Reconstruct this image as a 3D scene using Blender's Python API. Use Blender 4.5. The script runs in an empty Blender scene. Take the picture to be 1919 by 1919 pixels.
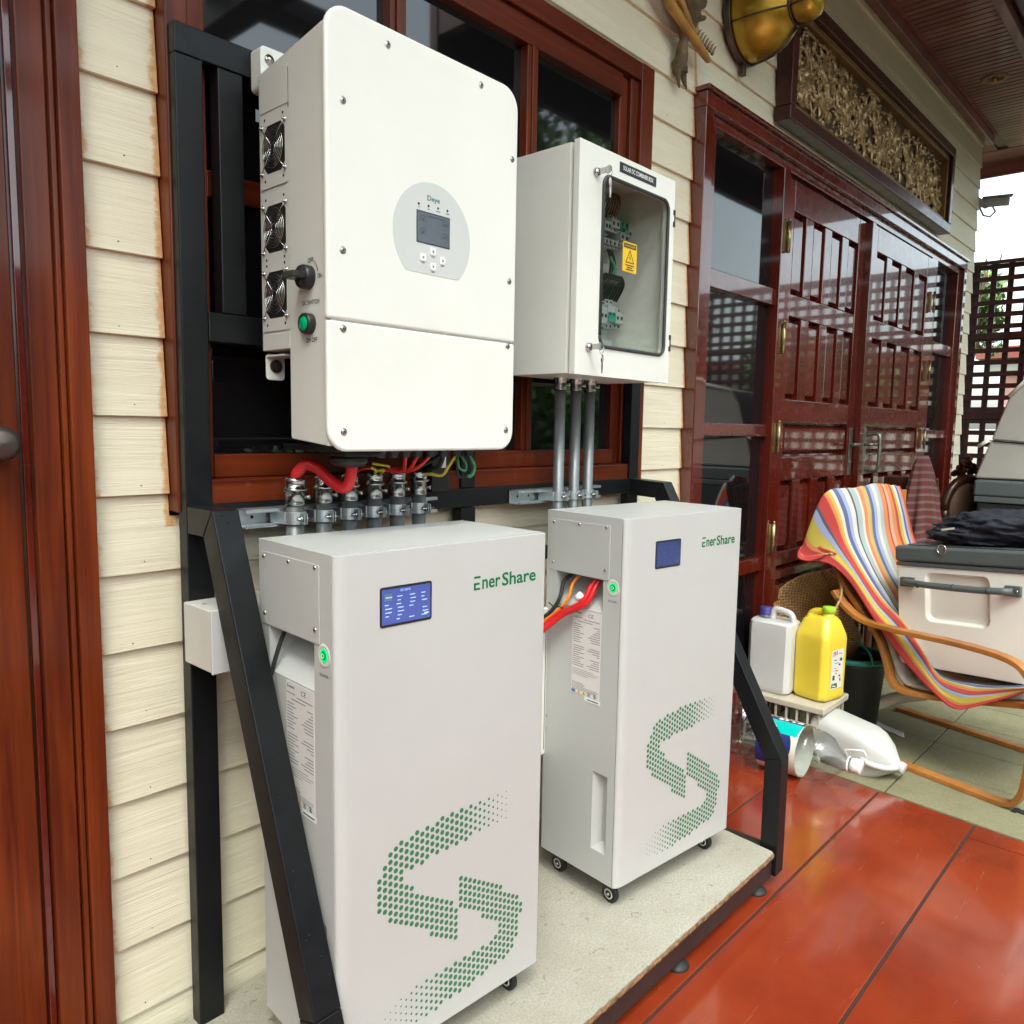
import bpy, bmesh, math, random
from mathutils import Vector, Matrix, noise
random.seed(7)
S = bpy.context.scene
COL = S.collection
R = math.radians
# ------------------------------------------------------------------ camera
cam = bpy.data.cameras.new('camera')
cam.sensor_width = 36.0
cam.lens = 36.0 * 1470.5 / 1919.0
cam.clip_start = 0.02
cam.clip_end = 2000.0
cam_o = bpy.data.objects.new('camera', cam)
COL.objects.link(cam_o)
cam_o.matrix_world = Matrix(((0.67590325, 0.06671794, -0.73396425, -0.5698452),
                             (-0.73680056, 0.08377284, -0.67090017, -1.6370547),
                             (0.01672519, 0.99424888, 0.10578015, 1.4583127),
                             (0, 0, 0, 1)))
S.camera = cam_o
# ------------------------------------------------------------------ light
world = bpy.data.worlds.new('World')
S.world = world
world.use_nodes = True
wn = world.node_tree
bg = wn.nodes['Background']
sky = wn.nodes.new('ShaderNodeTexSky')
sky.sky_type = 'NISHITA'
sky.sun_disc = False
SUN_EL, SUN_AZ = R(57), R(224)      # azimuth measured from +Y towards +X
sky.sun_elevation = SUN_EL
sky.sun_rotation = SUN_AZ
sky.dust_density = 4.0
sky.air_density = 1.0
sky.ozone_density = 1.0
# overcast: most of the blue taken out of the sky colour, evenly over the whole dome
bw = wn.nodes.new('ShaderNodeRGBToBW')
mx = wn.nodes.new('ShaderNodeMix'); mx.data_type = 'RGBA'
mx.inputs[0].default_value = 0.64
wn.links.new(sky.outputs[0], bw.inputs[0])
wn.links.new(sky.outputs[0], mx.inputs[6])
wn.links.new(bw.outputs[0], mx.inputs[7])
wn.links.new(mx.outputs[2], bg.inputs[0])
bg.inputs[1].default_value = 0.15
sun = bpy.data.lights.new('sun', 'SUN')
sun.energy = 0.5
sun.angle = R(25)
sun.color = (1.0, 0.97, 0.92)
sun_o = bpy.data.objects.new('sun', sun)
COL.objects.link(sun_o)
sd = Vector((math.sin(SUN_AZ) * math.cos(SUN_EL), math.cos(SUN_AZ) * math.cos(SUN_EL), math.sin(SUN_EL)))
sun_o.rotation_euler = sd.to_track_quat('Z', 'Y').to_euler()
sun_o.location = sd * 20
S.view_settings.view_transform = 'Standard'
S.view_settings.look = 'None'
S.view_settings.gamma = 1.0
S.view_settings.exposure = 2.26
S.view_settings.use_white_balance = True      # the phone's own white balance: neutral against the red floor's bounce
S.view_settings.white_balance_temperature = 6500
S.view_settings.white_balance_tint = 0.0
S.render.engine = 'CYCLES'
S.cycles.use_denoising = True
S.cycles.max_bounces = 8
S.cycles.diffuse_bounces = 4
S.cycles.glossy_bounces = 4
S.cycles.transmission_bounces = 6
S.cycles.transparent_max_bounces = 12
S.cycles.sample_clamp_indirect = 6.0
S.cycles.caustics_reflective = False
S.cycles.caustics_refractive = False

# ------------------------------------------------------------------ materials
class Nt:
    """small helper around a material's node tree"""
    def __init__(s, name):
        s.m = bpy.data.materials.new(name); s.m.use_nodes = True
        s.t = s.m.node_tree; s.p = s.t.nodes['Principled BSDF']
        s.out = s.t.nodes['Material Output']; s._c = None
    def n(s, typ, **k):
        o = s.t.nodes.new(typ)
        for a, b in k.items(): setattr(o, a, b)
        return o
    def l(s, a, b): s.t.links.new(a, b)
    def coord(s, scale=(1, 1, 1), rot=(0, 0, 0), kind='Object'):
        tc = s.n('ShaderNodeTexCoord'); mp = s.n('ShaderNodeMapping')
        mp.inputs['Scale'].default_value = scale; mp.inputs['Rotation'].default_value = rot
        s.l(tc.outputs[kind], mp.inputs['Vector']); return mp.outputs[0]
    def noise(s, scale, detail=4, rough=.55, vec=None, dist=0.0):
        o = s.n('ShaderNodeTexNoise'); o.inputs['Scale'].default_value = scale
        o.inputs['Detail'].default_value = detail; o.inputs['Roughness'].default_value = rough
        o.inputs['Distortion'].default_value = dist
        if vec is not None: s.l(vec, o.inputs['Vector'])
        return o.outputs['Fac']
    def ramp(s, fac, stops, interp='LINEAR'):
        o = s.n('ShaderNodeValToRGB'); o.color_ramp.interpolation = interp
        el = o.color_ramp.elements
        while len(el) < len(stops): el.new(0.5)
        for e, (p, c) in zip(el, stops):
            e.position = p
            e.color = (c, c, c, 1) if isinstance(c, (int, float)) else (*c, 1)
        s.l(fac, o.inputs[0]); return o.outputs[0]
    def mix(s, fac, a, b, mode='MIX'):
        o = s.n('ShaderNodeMix'); o.data_type = 'RGBA'; o.blend_type = mode
        for i, v in ((0, fac), (6, a), (7, b)):
            if isinstance(v, (int, float)): o.inputs[i].default_value = v if i == 0 else (v, v, v, 1)
            elif isinstance(v, tuple): o.inputs[i].default_value = (*v, 1)
            else: s.l(v, o.inputs[i])
        return o.outputs[2]
    def math(s, op, a, b=0.0, c=None):
        o = s.n('ShaderNodeMath', operation=op)
        for i, v in enumerate((a, b) + (() if c is None else (c,))):
            if isinstance(v, (int, float)): o.inputs[i].default_value = v
            else: s.l(v, o.inputs[i])
        return o.outputs[0]
    def bump(s, h, strength=.3, dist=.002):
        o = s.n('ShaderNodeBump'); o.inputs['Strength'].default_value = strength
        o.inputs['Distance'].default_value = dist
        s.l(h, o.inputs['Height']); s.l(o.outputs[0], s.p.inputs['Normal'])
    def set(s, **k):
        for a, v in k.items():
            i = s.p.inputs[a.replace('_', ' ')]
            if isinstance(v, (int, float)): i.default_value = v
            elif isinstance(v, tuple): i.default_value = (*v, 1)
            else: s.l(v, i)
        return s

def plain(name, col, rough=.5, metal=0.0, var=.06, vs=6.0, bump=0.0, bscale=300.0, bdist=.0004, coat=0.0, emit=None, spec=.5):
    """paint or plastic with slight mottling and fine relief"""
    k = Nt(name)
    v = k.coord()
    f = k.noise(vs, 5, .6, v)
    lo = tuple(max(0, c * (1 - var * 1.6)) for c in col); hi = tuple(min(1, c * (1 + var)) for c in col)
    c = k.ramp(f, [(.25, lo), (.75, hi)])
    k.set(Base_Color=c, Metallic=metal)
    r = k.ramp(k.noise(vs * 3, 4, .6, v), [(.2, max(.02, rough - .08)), (.8, min(1, rough + .08))])
    k.set(Roughness=r)
    k.p.inputs['Specular IOR Level'].default_value = spec
    if coat: k.set(Coat_Weight=coat, Coat_Roughness=.06)
    if bump: k.bump(k.noise(bscale, 3, .6, v), bump, bdist)
    if emit:
        k.p.inputs['Emission Color'].default_value = (*emit[0], 1); k.p.inputs['Emission Strength'].default_value = emit[1]
    return k.m

def wood(name, dark, light, axis, rough=.28, coat=.5, scale=1.0, wear=0.0, bumpd=.0006):
    """varnished hardwood, grain along axis"""
    k = Nt(name)
    sc = [38 * scale] * 3; sc[axis] = 1.6 * scale
    v = k.coord(tuple(sc))
    g = k.noise(1.0, 6, .62, v, .6)
    sc2 = [5 * scale] * 3; sc2[axis] = .9 * scale
    b = k.noise(1.0, 3, .5, k.coord(tuple(sc2)), .3)
    c = k.ramp(g, [(.28, dark), (.72, light)])
    c = k.mix(k.ramp(b, [(.3, .0), (.65, .75)]), c, tuple(x * .55 for x in dark))
    if wear:
        w = k.ramp(k.noise(9, 8, .7, k.coord((1, 1, .35) if axis == 2 else (.35, 1, 1))), [(.60, 0.0), (.72, wear)])
        c = k.mix(w, c, (.30, .14, .10))
    k.set(Base_Color=c, Roughness=k.ramp(k.noise(14, 5, .6, k.coord()), [(.3, rough), (.75, rough + .16)]),
          Coat_Weight=coat, Coat_Roughness=.10)
    k.p.inputs['Specular IOR Level'].default_value = .2
    if coat > .8: k.p.inputs['Coat IOR'].default_value = 1.75; k.p.inputs['Coat Roughness'].default_value = .045
    k.bump(k.math('ADD', g, k.math('MULTIPLY', k.noise(22, 4, .6, k.coord()), .8)), .45, bumpd)
    return k.m

# painted clapboard
k = Nt('cream_siding_paint')
v = k.coord((3.0, 1, 95.0)); g = k.noise(1.0, 6, .65, v, 1.2)
v2 = k.coord((1.5, 1, 22.0)); g2 = k.noise(1.0, 4, .6, v2, .8)
tc = k.n('ShaderNodeTexCoord'); sp = k.n('ShaderNodeSeparateXYZ'); k.l(tc.outputs['Object'], sp.inputs[0])
X, Zc = sp.outputs[0], sp.outputs[2]
far_ = k.math('MULTIPLY', k.math('LESS_THAN', Zc, 1.24), .2)
eR = k.math('ADD', k.math('ABSOLUTE', k.math('SUBTRACT', X, 0.158)), far_)
edge = k.math('MINIMUM', k.math('ABSOLUTE', X), eR)
edge = k.math('MINIMUM', edge, k.math('MULTIPLY', k.math('ABSOLUTE', k.math('SUBTRACT', X, 2.232)), 1.3))
st = k.math('SUBTRACT', k.math('MULTIPLY', k.noise(1.0, 7, .72, k.coord((20, 1, 30))), .044), edge)
# heavier just above each butt edge
ph = k.math('FRACT', k.math('DIVIDE', k.math('SUBTRACT', Zc, 0.03), .16))
st = k.math('SUBTRACT', st, k.math('MULTIPLY', ph, .007))
stain = k.ramp(st, [(.002, 0.0), (.010, .85)])
base = k.ramp(g2, [(.25, (.71, .645, .485)), (.75, (.81, .75, .59))])
base = k.mix(k.ramp(k.noise(3.0, 5, .6, k.coord()), [(.5, 0.0), (.85, .35)]), base, (.60, .54, .42))
base = k.mix(k.ramp(g, [(.30, .13), (.48, 0.0)]), base, (.46, .40, .28))
c = k.mix(stain, base, k.ramp(k.noise(60, 3, .6, k.coord()), [(.3, (.50, .20, .045)), (.7, (.62, .36, .15))]))
k.set(Base_Color=c, Roughness=.62)
k.p.inputs['Specular IOR Level'].default_value = .3
k.bump(k.math('ADD', g, k.math('MULTIPLY', g2, .5)), .8, .0026)
M_SIDING = k.m

M_WOODV = wood('mahogany_vertical', (.075, .0080, .0022), (.25, .048, .010), 2, rough=.32, coat=.25)
M_WOODH = wood('mahogany_horizontal', (.07, .008, .0025), (.22, .038, .009), 0, rough=.32, coat=.25)
M_DOORV = wood('oxblood_door_vertical', (.090, .0075, .0035), (.17, .019, .008), 2, rough=.16, coat=.9, bumpd=.0006)
M_DOORH = wood('oxblood_door_horizontal', (.090, .0075, .0035), (.17, .019, .008), 0, rough=.20, coat=.9, bumpd=.0005)
M_SOFFIT = wood('soffit_brown', (.20, .08, .07), (.32, .14, .12), 1, rough=.28, coat=.5)
M_SOFFIT_R = wood('soffit_red', (.26, .085, .065), (.34, .12, .095), 1, rough=.45, coat=.15)
M_TRIMD = wood('dark_trim', (.050, .014, .010), (.10, .028, .019), 0, rough=.3, coat=.4)
M_CAVITY = plain('dark_cavity', (.008, .008, .009), .7)
M_BLACK = plain('black_steel_paint', (.0065, .0072, .0085), .40, spec=.32, var=.25, vs=9, bump=.35, bscale=90, bdist=.0008)
M_BRSTEEL = plain('brown_black_steel', (.030, .020, .018), .45, var=.25, bump=.35, bscale=90, bdist=.0008)
M_WHITE = plain('white_powder_coat', (.775, .78, .735), .42, var=.015, bump=.22, bscale=900, bdist=.0002)
M_WHITE2 = plain('white_enamel', (.79, .79, .74), .36, var=.02, bump=.2, bscale=700, bdist=.0002)
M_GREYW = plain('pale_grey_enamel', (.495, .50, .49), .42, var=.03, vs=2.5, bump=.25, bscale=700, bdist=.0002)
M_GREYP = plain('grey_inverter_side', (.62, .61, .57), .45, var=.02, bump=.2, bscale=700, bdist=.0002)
M_PANEL = plain('control_panel_grey', (.58, .60, .59), .4, var=.02)
M_LCD = plain('lcd_slate', (.115, .135, .165), .22, var=.08, vs=30)
M_DARK = plain('black_plastic', (.018, .018, .018), .38, var=.1)
M_CHROME = plain('chrome', (.50, .50, .49), .22, metal=1.0, var=.1, vs=30)
M_NICKEL = plain('nickel_screw', (.52, .50, .46), .28, metal=1.0, var=.1, vs=40)
M_GALV = plain('galvanised', (.63, .67, .70), .33, metal=.85, var=.16, vs=25, bump=.2, bscale=120)
M_CONDUIT = plain('steel_conduit', (.22, .235, .24), .42, metal=.6, var=.08, vs=3)
M_GREEN = plain('green_print', (.004, .155, .045), .6, spec=.2)
M_DOTS = plain('green_dots', (.035, .17, .075), .55)
M_PRINT = plain('dark_print', (.025, .025, .025), .6)
M_TEAL = plain('teal_print', (.03, .17, .19), .5)
M_RED = plain('red_cable', (.62, .012, .018), .35, coat=.2)
M_ORANGE = plain('orange_cable', (.80, .22, .01), .4)
M_YELLOW = plain('yellow_cable', (.75, .58, .05), .4)
M_GREENC = plain('green_cable', (.06, .28, .10), .4)
M_RUBBER = plain('black_rubber', (.014, .014, .014), .6)
M_BTN_G = plain('green_button', (.0, .30, .11), .25, emit=((0, .5, .2), .05))
M_LED = plain('green_led', (.0, .5, .15), .3, emit=((.02, 1, .15), .13))
M_SCREEN = plain('blue_display', (.02, .03, .15), .12, emit=((.13, .17, .62), .10), coat=.5)
M_SCREEN2 = plain('dim_blue_display', (.02, .03, .11), .12, emit=((.09, .12, .28), .055), coat=.5)
M_SCRTXT = plain('display_text', (.3, .4, .7), .3, emit=((.45, .6, 1.0), .13))
M_LABEL = plain('pale_label', (.70, .68, .66), .45, var=.02)
M_LABELT = plain('label_print', (.25, .24, .235), .6)
M_WARN = plain('warning_yellow', (.85, .53, .01), .4)
M_BLUEI = plain('blue_icon', (.05, .17, .42), .5)
M_BRASS = plain('brass', (.36, .29, .15), .30, metal=.9, var=.2, vs=14)
M_GOLD = plain('gold_lacquer', (.46, .27, .022), .36, metal=.75, var=.14, vs=7, coat=.3)
M_BRONZE = plain('dark_bronze', (.12, .10, .085), .38, metal=.8, var=.2)
M_PEWTER = plain('aged_nickel', (.26, .27, .22), .35, metal=.8, var=.2, vs=20)
M_PLYEDGE = plain('chip_edge', (.28, .16, .075), .8, var=.7, vs=70)
M_BENT = wood('bent_birch', (.40, .15, .035), (.54, .235, .06), 1, rough=.34, coat=.3, scale=.8)
M_JUGW = plain('white_polyethylene', (.58, .58, .57), .35, var=.03)
M_JUGY = plain('yellow_polyethylene', (.74, .57, .055), .33, var=.03)
M_CAPB = plain('indigo_cap', (.05, .045, .22), .4)
M_CAPG = plain('lime_cap', (.36, .68, .04), .4)
M_COOL = plain('cooler_cream', (.80, .78, .72), .38, var=.02)
M_LID = plain('slate_lid', (.085, .10, .105), .38, var=.06)
M_NAVY = plain('navy_cloth', (.012, .014, .026), .8, var=.4, vs=12, bump=.5, bscale=30, bdist=.004)
M_CLOTHG = plain('grey_canvas', (.42, .385, .345), .9, var=.3, vs=9, bump=.5, bscale=220)
M_VINYL = plain('grey_vinyl', (.40, .385, .35), .55, var=.06)
M_CRATE = plain('putty_crate', (.50, .45, .36), .55, var=.1)
M_BIN = plain('bin_black', (.010, .011, .011), .5)
M_TEALP = plain('teal_plastic', (.03, .22, .17), .5)
M_PVC = plain('ivory_pipe', (.66, .60, .47), .45, var=.12, vs=10)
M_CARVED = wood('carved_walnut', (.035, .010, .004), (.11, .035, .010), 2, rough=.3, coat=.4)
M_UPH = plain('brown_upholstery', (.10, .05, .03), .7, var=.2)
M_FOAMG = plain('grey_foam', (.35, .35, .35), .8)

# glass that mirrors (tinted window seen against a dark room)
k = Nt('tinted_glass'); k.set(Base_Color=(.006, .006, .007), Roughness=.035); k.p.inputs['IOR'].default_value = 1.85
k.bump(k.noise(2.2, 2, .5, k.coord()), .05, .004); M_TINT = k.m
def thin_glass(name, tint, rough=.03, fac=1.0):
    k = Nt(name); t = k.t
    tr = k.n('ShaderNodeBsdfTransparent'); tr.inputs[0].default_value = (*tint, 1)
    gl = k.n('ShaderNodeBsdfGlossy'); gl.inputs['Roughness'].default_value = rough
    ge = k.n('ShaderNodeNewGeometry'); vm = k.n('ShaderNodeVectorMath', operation='DOT_PRODUCT')
    k.l(ge.outputs['Incoming'], vm.inputs[0]); k.l(ge.outputs['Normal'], vm.inputs[1])
    fr_ = k.math('MULTIPLY_ADD', k.math('POWER', k.math('SUBTRACT', 1.0, k.math('ABSOLUTE', vm.outputs['Value'])), 5.0), .96, .04)
    ms = k.n('ShaderNodeMixShader'); k.l(k.math('MINIMUM', k.math('MULTIPLY', fr_, fac), 1.0), ms.inputs[0])
    k.l(tr.outputs[0], ms.inputs[1]); k.l(gl.outputs[0], ms.inputs[2]); k.l(ms.outputs[0], k.out.inputs[0])
    return k.m
M_WINGLASS = thin_glass('enclosure_glass', (.93, .935, .93), .02, 1.0)
M_PET = thin_glass('clear_bottle', (.90, .92, .93), .06, 1.6)
# milky translucent jug
k = Nt('milky_jug'); k.set(Base_Color=(.70, .71, .69), Roughness=.3, Transmission_Weight=.25, Subsurface_Weight=0.0); M_MILK = k.m

# chipboard deck
k = Nt('cement_board')
f = k.noise(3.2, 6, .65, k.coord()); f2 = k.noise(160, 4, .7, k.coord()); f3 = k.noise(26, 6, .75, k.coord(), 1.5)
c = k.ramp(f2, [(.3, (.28, .262, .215)), (.65, (.45, .428, .362))])
c = k.mix(k.ramp(f, [(.40, 0.0), (.70, .6)]), c, (.27, .245, .19))
c = k.mix(k.ramp(f3, [(.61, 0.0), (.66, .8)]), c, (.14, .12, .09))
k.set(Base_Color=c, Roughness=.88); k.bump(f2, .4, .0012); M_BOARD = k.m
# painted red slab
k = Nt('red_floor_paint')
f = k.noise(2.4, 6, .6, k.coord()); f2 = k.noise(1.0, 7, .7, k.coord((3, 26, 1)), .8); f3 = k.noise(46, 6, .8, k.coord())
c = k.ramp(f, [(.25, (.155, .018, .007)), (.55, (.235, .031, .010)), (.8, (.285, .050, .014))])
c = k.mix(k.ramp(f2, [(.58, 0.0), (.85, .16)]), c, (.30, .10, .07))
c = k.mix(k.ramp(f3, [(.715, 0.0), (.77, .5)]), c, (.42, .22, .16))
k.set(Base_Color=c, Roughness=k.ramp(f2, [(.35, .12), (.7, .30)]), Coat_Weight=.7, Coat_Roughness=.085)
k.bump(k.math('ADD', k.math('MULTIPLY', f2, 1.0), k.math('MULTIPLY', k.noise(7, 4, .5, k.coord()), .6)), .35, .0022); M_FLOOR = k.m
M_GROUT = plain('grout', (.035, .022, .018), .9)
k = Nt('olive_tile')
f = k.noise(5, 6, .65, k.coord()); f2 = k.noise(140, 4, .7, k.coord())
c = k.ramp(f2, [(.3, (.15, .14, .075)), (.7, (.26, .245, .15))]); c = k.mix(k.ramp(f, [(.5, 0.0), (.72, .7)]), c, (.13, .12, .065))
k.set(Base_Color=c, Roughness=.8); k.bump(f2, .3, .001); M_OLIVE = k.m
k = Nt('garden_grass'); f = k.noise(8, 6, .7, k.coord())
k.set(Base_Color=k.ramp(f, [(.3, (.03, .06, .015)), (.7, (.07, .12, .03))]), Roughness=.9); M_GRASS = k.m
def leafmat(name, a, b):
    k = Nt(name); f = k.noise(3, 4, .6, k.coord())
    oi = k.n('ShaderNodeObjectInfo'); geo = k.n('ShaderNodeNewGeometry')
    c = k.ramp(geo.outputs['Random Per Island'], [(0.0, a), (1.0, b)])
    k.set(Base_Color=c, Roughness=.5); return k.m
M_LEAF = leafmat('leaf_green', (.035, .085, .012), (.10, .19, .035))
M_LEAF2 = leafmat('leaf_pale', (.08, .15, .03), (.16, .25, .07))
M_BARK = plain('bark', (.09, .06, .04), .9)
# basket weave
k = Nt('woven_cane')
tc = k.n('ShaderNodeTexCoord'); sp = k.n('ShaderNodeSeparateXYZ'); k.l(tc.outputs['UV'], sp.inputs[0])
wu = k.math('SINE', k.math('MULTIPLY', sp.outputs[0], 300.0)); wv = k.math('SINE', k.math('MULTIPLY', sp.outputs[1], 170.0))
w = k.math('MULTIPLY', wu, wv)
c = k.ramp(k.math('MULTIPLY_ADD', w, .5, .5), [(.2, (.18, .085, .025)), (.8, (.44, .26, .10))])
c = k.mix(k.ramp(k.noise(14, 4, .6, k.coord()), [(.45, 0.0), (.8, .6)]), c, (.17, .08, .03))
k.set(Base_Color=c, Roughness=.6); k.bump(w, .8, .003); M_CANE = k.m
# striped towel : u across
k = Nt('striped_towel')
tc = k.n('ShaderNodeTexCoord'); sp = k.n('ShaderNodeSeparateXYZ'); k.l(tc.outputs['UV'], sp.inputs[0])
stripes = [('R', .040), ('O', .012), ('Y', .034), ('L', .016), ('N', .010), ('R', .030), ('O', .018), ('Y', .026), ('W', .024), ('B', .030), ('L', .040), ('W', .036), ('N', .018), ('C', .046), ('W', .024), ('O', .040), ('P', .022), ('Y', .028), ('B', .034), ('L', .030), ('W', .034), ('C', .034), ('O', .060), ('R', .012), ('P', .036), ('O', .046), ('R', .030), ('Y', .036), ('W', .034), ('B', .024), ('L', .034), ('O', .040), ('R', .020)]
cols = dict(R=(.46, .020, .018), O=(.60, .20, .06), Y=(.50, .40, .04), W=(.58, .55, .49), B=(.07, .10, .26), L=(.30, .36, .56), N=(.045, .06, .11), C=(.34, .42, .42), P=(.55, .33, .20), G=(.35, .32, .26))
tot = sum(w for _, w in stripes)
# ramps hold 32 stops: two halves
def sramp(lst, a, b):
    st, x = [], a
    for c_, w_ in lst:
        st.append((max(0, min(1, x)), cols[c_])); x += w_ / tot
    return st
acc = 0; allst = []
for c_, w_ in stripes: allst.append((acc / tot, cols[c_])); acc += w_
uu = k.math('ADD', sp.outputs[0], k.math('MULTIPLY', k.math('SUBTRACT', k.noise(3, 3, .5, k.coord()), .5), .012))
h1 = k.ramp(uu, allst[:17], 'CONSTANT'); h2 = k.ramp(uu, allst[17:], 'CONSTANT')
c = k.mix(k.math('GREATER_THAN', uu, allst[17][0]), h1, h2)
c = k.mix(.14, c, (.36, .32, .30))
k.set(Base_Color=c, Roughness=.95); k.p.inputs['Specular IOR Level'].default_value = .15
k.bump(k.noise(420, 3, .7, k.coord()), .6, .0012); M_TOWEL = k.m
# plaid
k = Nt('plaid_cloth')
tc = k.n('ShaderNodeTexCoord'); sp = k.n('ShaderNodeSeparateXYZ'); k.l(tc.outputs['UV'], sp.inputs[0])
a = k.math('GREATER_THAN', k.math('SINE', k.math('MULTIPLY', sp.outputs[0], 62.0)), .35)
b = k.math('GREATER_THAN', k.math('SINE', k.math('MULTIPLY', sp.outputs[1], 62.0)), .45)
c = k.mix(k.math('MULTIPLY', a, .75), (.15, .030, .028), (.05, .045, .045)); c = k.mix(k.math('MULTIPLY', b, .55), c, (.20, .15, .13))
k.set(Base_Color=c, Roughness=.95); M_PLAID = k.m
# carved relief
k = Nt('carved_gilt'); f = k.noise(30, 5, .6, k.coord(), .5)
c = k.ramp(f, [(.3, (.21, .12, .045)), (.7, (.56, .41, .22))])
k.set(Base_Color=c, Roughness=.34, Metallic=.45); M_CARV = k.m
M_CARVBG = plain('carving_ground', (.060, .034, .016), .6)
M_GILTFR = plain('gilt_frame', (.22, .13, .05), .45, metal=.3, var=.2)
# outside
M_PLASTER = plain('pink_plaster', (.62, .34, .28), .9, var=.1)
M_WHITEW = plain('white_plaster', (.60, .58, .53), .9, var=.05)
M_ROOFS = plain('translucent_roof', (.55, .57, .58), .5)
M_PORCHD = plain('dark_rafters', (.03, .018, .014), .6)
M_STONE = plain('drive_concrete', (.24, .235, .22), .9, var=.15, vs=2)
M_BOTLAB = plain('navy_label', (.012, .022, .13), .35)
M_BOTTEAL = plain('teal_label', (.01, .48, .44), .35)
M_BOTCREAM = plain('cream_label', (.66, .64, .55), .4)
M_PAPER = plain('paper', (.62, .60, .57), .8)
M_WHITEP = plain('white_print', (.82, .82, .82), .5)
M_REDP = plain('red_print', (.55, .03, .03), .5)
M_DKGREEN = plain('dark_green_print', (.02, .12, .05), .5)
M_BKLABEL = plain('black_label', (.015, .015, .015), .4)
M_BRK = plain('breaker_grey', (.44, .47, .48), .45)
M_BRKG = plain('breaker_green', (.03, .33, .22), .45)

# ------------------------------------------------------------------ mesh helpers
class MB:
    def __init__(s): s.v = []; s.f = []; s.uv = None; s.sm = []
    def add(s, vs, fs, smooth=False):
        n = len(s.v); s.v += [tuple(p) for p in vs]; s.f += [tuple(i + n for i in f) for f in fs]; s.sm += [smooth] * len(fs); return s
    def box(s, x0, x1, y0, y1, z0, z1, M=None):
        vs = [Vector((x, y, z)) for z in (z0, z1) for y in (y0, y1) for x in (x0, x1)]
        if M is not None: vs = [M @ p for p in vs]
        return s.add(vs, [(0, 2, 3, 1), (4, 5, 7, 6), (0, 1, 5, 4), (2, 6, 7, 3), (0, 4, 6, 2), (1, 3, 7, 5)])
    def prism(s, poly, axis, a, b, M=None):
        """poly: 2d points; axis: extrusion axis (0:x -> (y,z); 1:y -> (x,z); 2:z -> (x,y))"""
        def p3(p, t): return Vector([(t, p[0], p[1]), (p[0], t, p[1]), (p[0], p[1], t)][axis])
        n = len(poly); vs = [p3(p, a) for p in poly] + [p3(p, b) for p in poly]
        if M is not None: vs = [M @ q for q in vs]
        return s.add(vs, [tuple(range(n)), tuple(range(2 * n - 1, n - 1, -1))] + [(i, i + n, (i + 1) % n + n, (i + 1) % n) for i in range(n)])
    def tube(s, pts, r, seg=10, r2=None, cap=True, prof=None, up=None):
        pts = [Vector(p) for p in pts]; n = len(pts)
        T = []
        for i in range(n):
            d = (pts[min(i + 1, n - 1)] - pts[max(i - 1, 0)])
            T.append(d.normalized() if d.length > 1e-9 else Vector((0, 0, 1)))
        u = Vector(up) if up else (Vector((0, 0, 1)) if abs(T[0].z) < .9 else Vector((1, 0, 0)))
        base = len(s.v)
        if prof is None: prof = [(math.cos(2 * math.pi * j / seg), math.sin(2 * math.pi * j / seg)) for j in range(seg)]; sm = True
        else: sm = False
        m = len(prof); vs = []
        for i in range(n):
            t = T[i]
            a = (u - t * u.dot(t)); a = a.normalized() if a.length > 1e-6 else t.orthogonal().normalized()
            if not up: u = a
            b = t.cross(a)
            rr = r if r2 is None else r + (r2 - r) * i / (n - 1)
            if isinstance(r, (list, tuple)): rr = r[i]
            for p in prof: vs.append(pts[i] + a * p[0] * rr + b * p[1] * rr)
        fs = [(i * m + j, i * m + (j + 1) % m, (i + 1) * m + (j + 1) % m, (i + 1) * m + j) for i in range(n - 1) for j in range(m)]
        s.add(vs, fs, sm)
        if cap: s.add([], []); s.f += [tuple(base + j for j in range(m))[::-1], tuple(base + (n - 1) * m + j for j in range(m))]; s.sm += [False, False]
        return s
    def cyl(s, p0, p1, r, seg=14, r2=None): return s.tube([p0, p1], r, seg, r2 if r2 is not None else None)
    def lathe(s, prof, c, ax, seg=20, squash=None):
        """prof [(r,h)] about axis ax from centre c"""
        ax = Vector(ax).normalized(); a = ax.orthogonal().normalized()
        if squash: a = Vector(squash[0]).normalized()
        b = ax.cross(a); c = Vector(c); q = squash[1] if squash else 1.0
        vs = [c + ax * h + (a * math.cos(2 * math.pi * j / seg) + b * math.sin(2 * math.pi * j / seg) * q) * r for r, h in prof for j in range(seg)]
        fs = [(i * seg + j, i * seg + (j + 1) % seg, (i + 1) * seg + (j + 1) % seg, (i + 1) * seg + j) for i in range(len(prof) - 1) for j in range(seg)]
        return s.add(vs, fs, True)
    def quad(s, a, b, c, d): return s.add([a, b, c, d], [(0, 1, 2, 3)])
    def build(s, name, mat, parent=None, bevel=0.0, seg=2, solid=0.0, mats=None, subd=0):
        me = bpy.data.meshes.new(name); me.from_pydata(s.v, [], s.f)
        me.polygons.foreach_set('use_smooth', s.sm)
        if s.uv is not None:
            l = me.uv_layers.new(name='UVMap')
            for lp in me.loops: l.data[lp.index].uv = s.uv[lp.vertex_index]
        bm = bmesh.new(); bm.from_mesh(me); bmesh.ops.recalc_face_normals(bm, faces=bm.faces); bm.to_mesh(me); bm.free()
        me.materials.append(mat)
        o = bpy.data.objects.new(name, me); COL.objects.link(o)
        if parent is not None: o.parent = parent
        if subd:
            md = o.modifiers.new('subd', 'SUBSURF'); md.levels = subd; md.render_levels = subd
        if solid:
            md = o.modifiers.new('solid', 'SOLIDIFY'); md.thickness = solid
        if bevel:
            md = o.modifiers.new('bevel', 'BEVEL'); md.width = bevel; md.segments = seg; md.limit_method = 'ANGLE'; md.angle_limit = R(32)
            md.harden_normals = True
            me.polygons.foreach_set('use_smooth', [True] * len(me.polygons))
        return o

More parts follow.
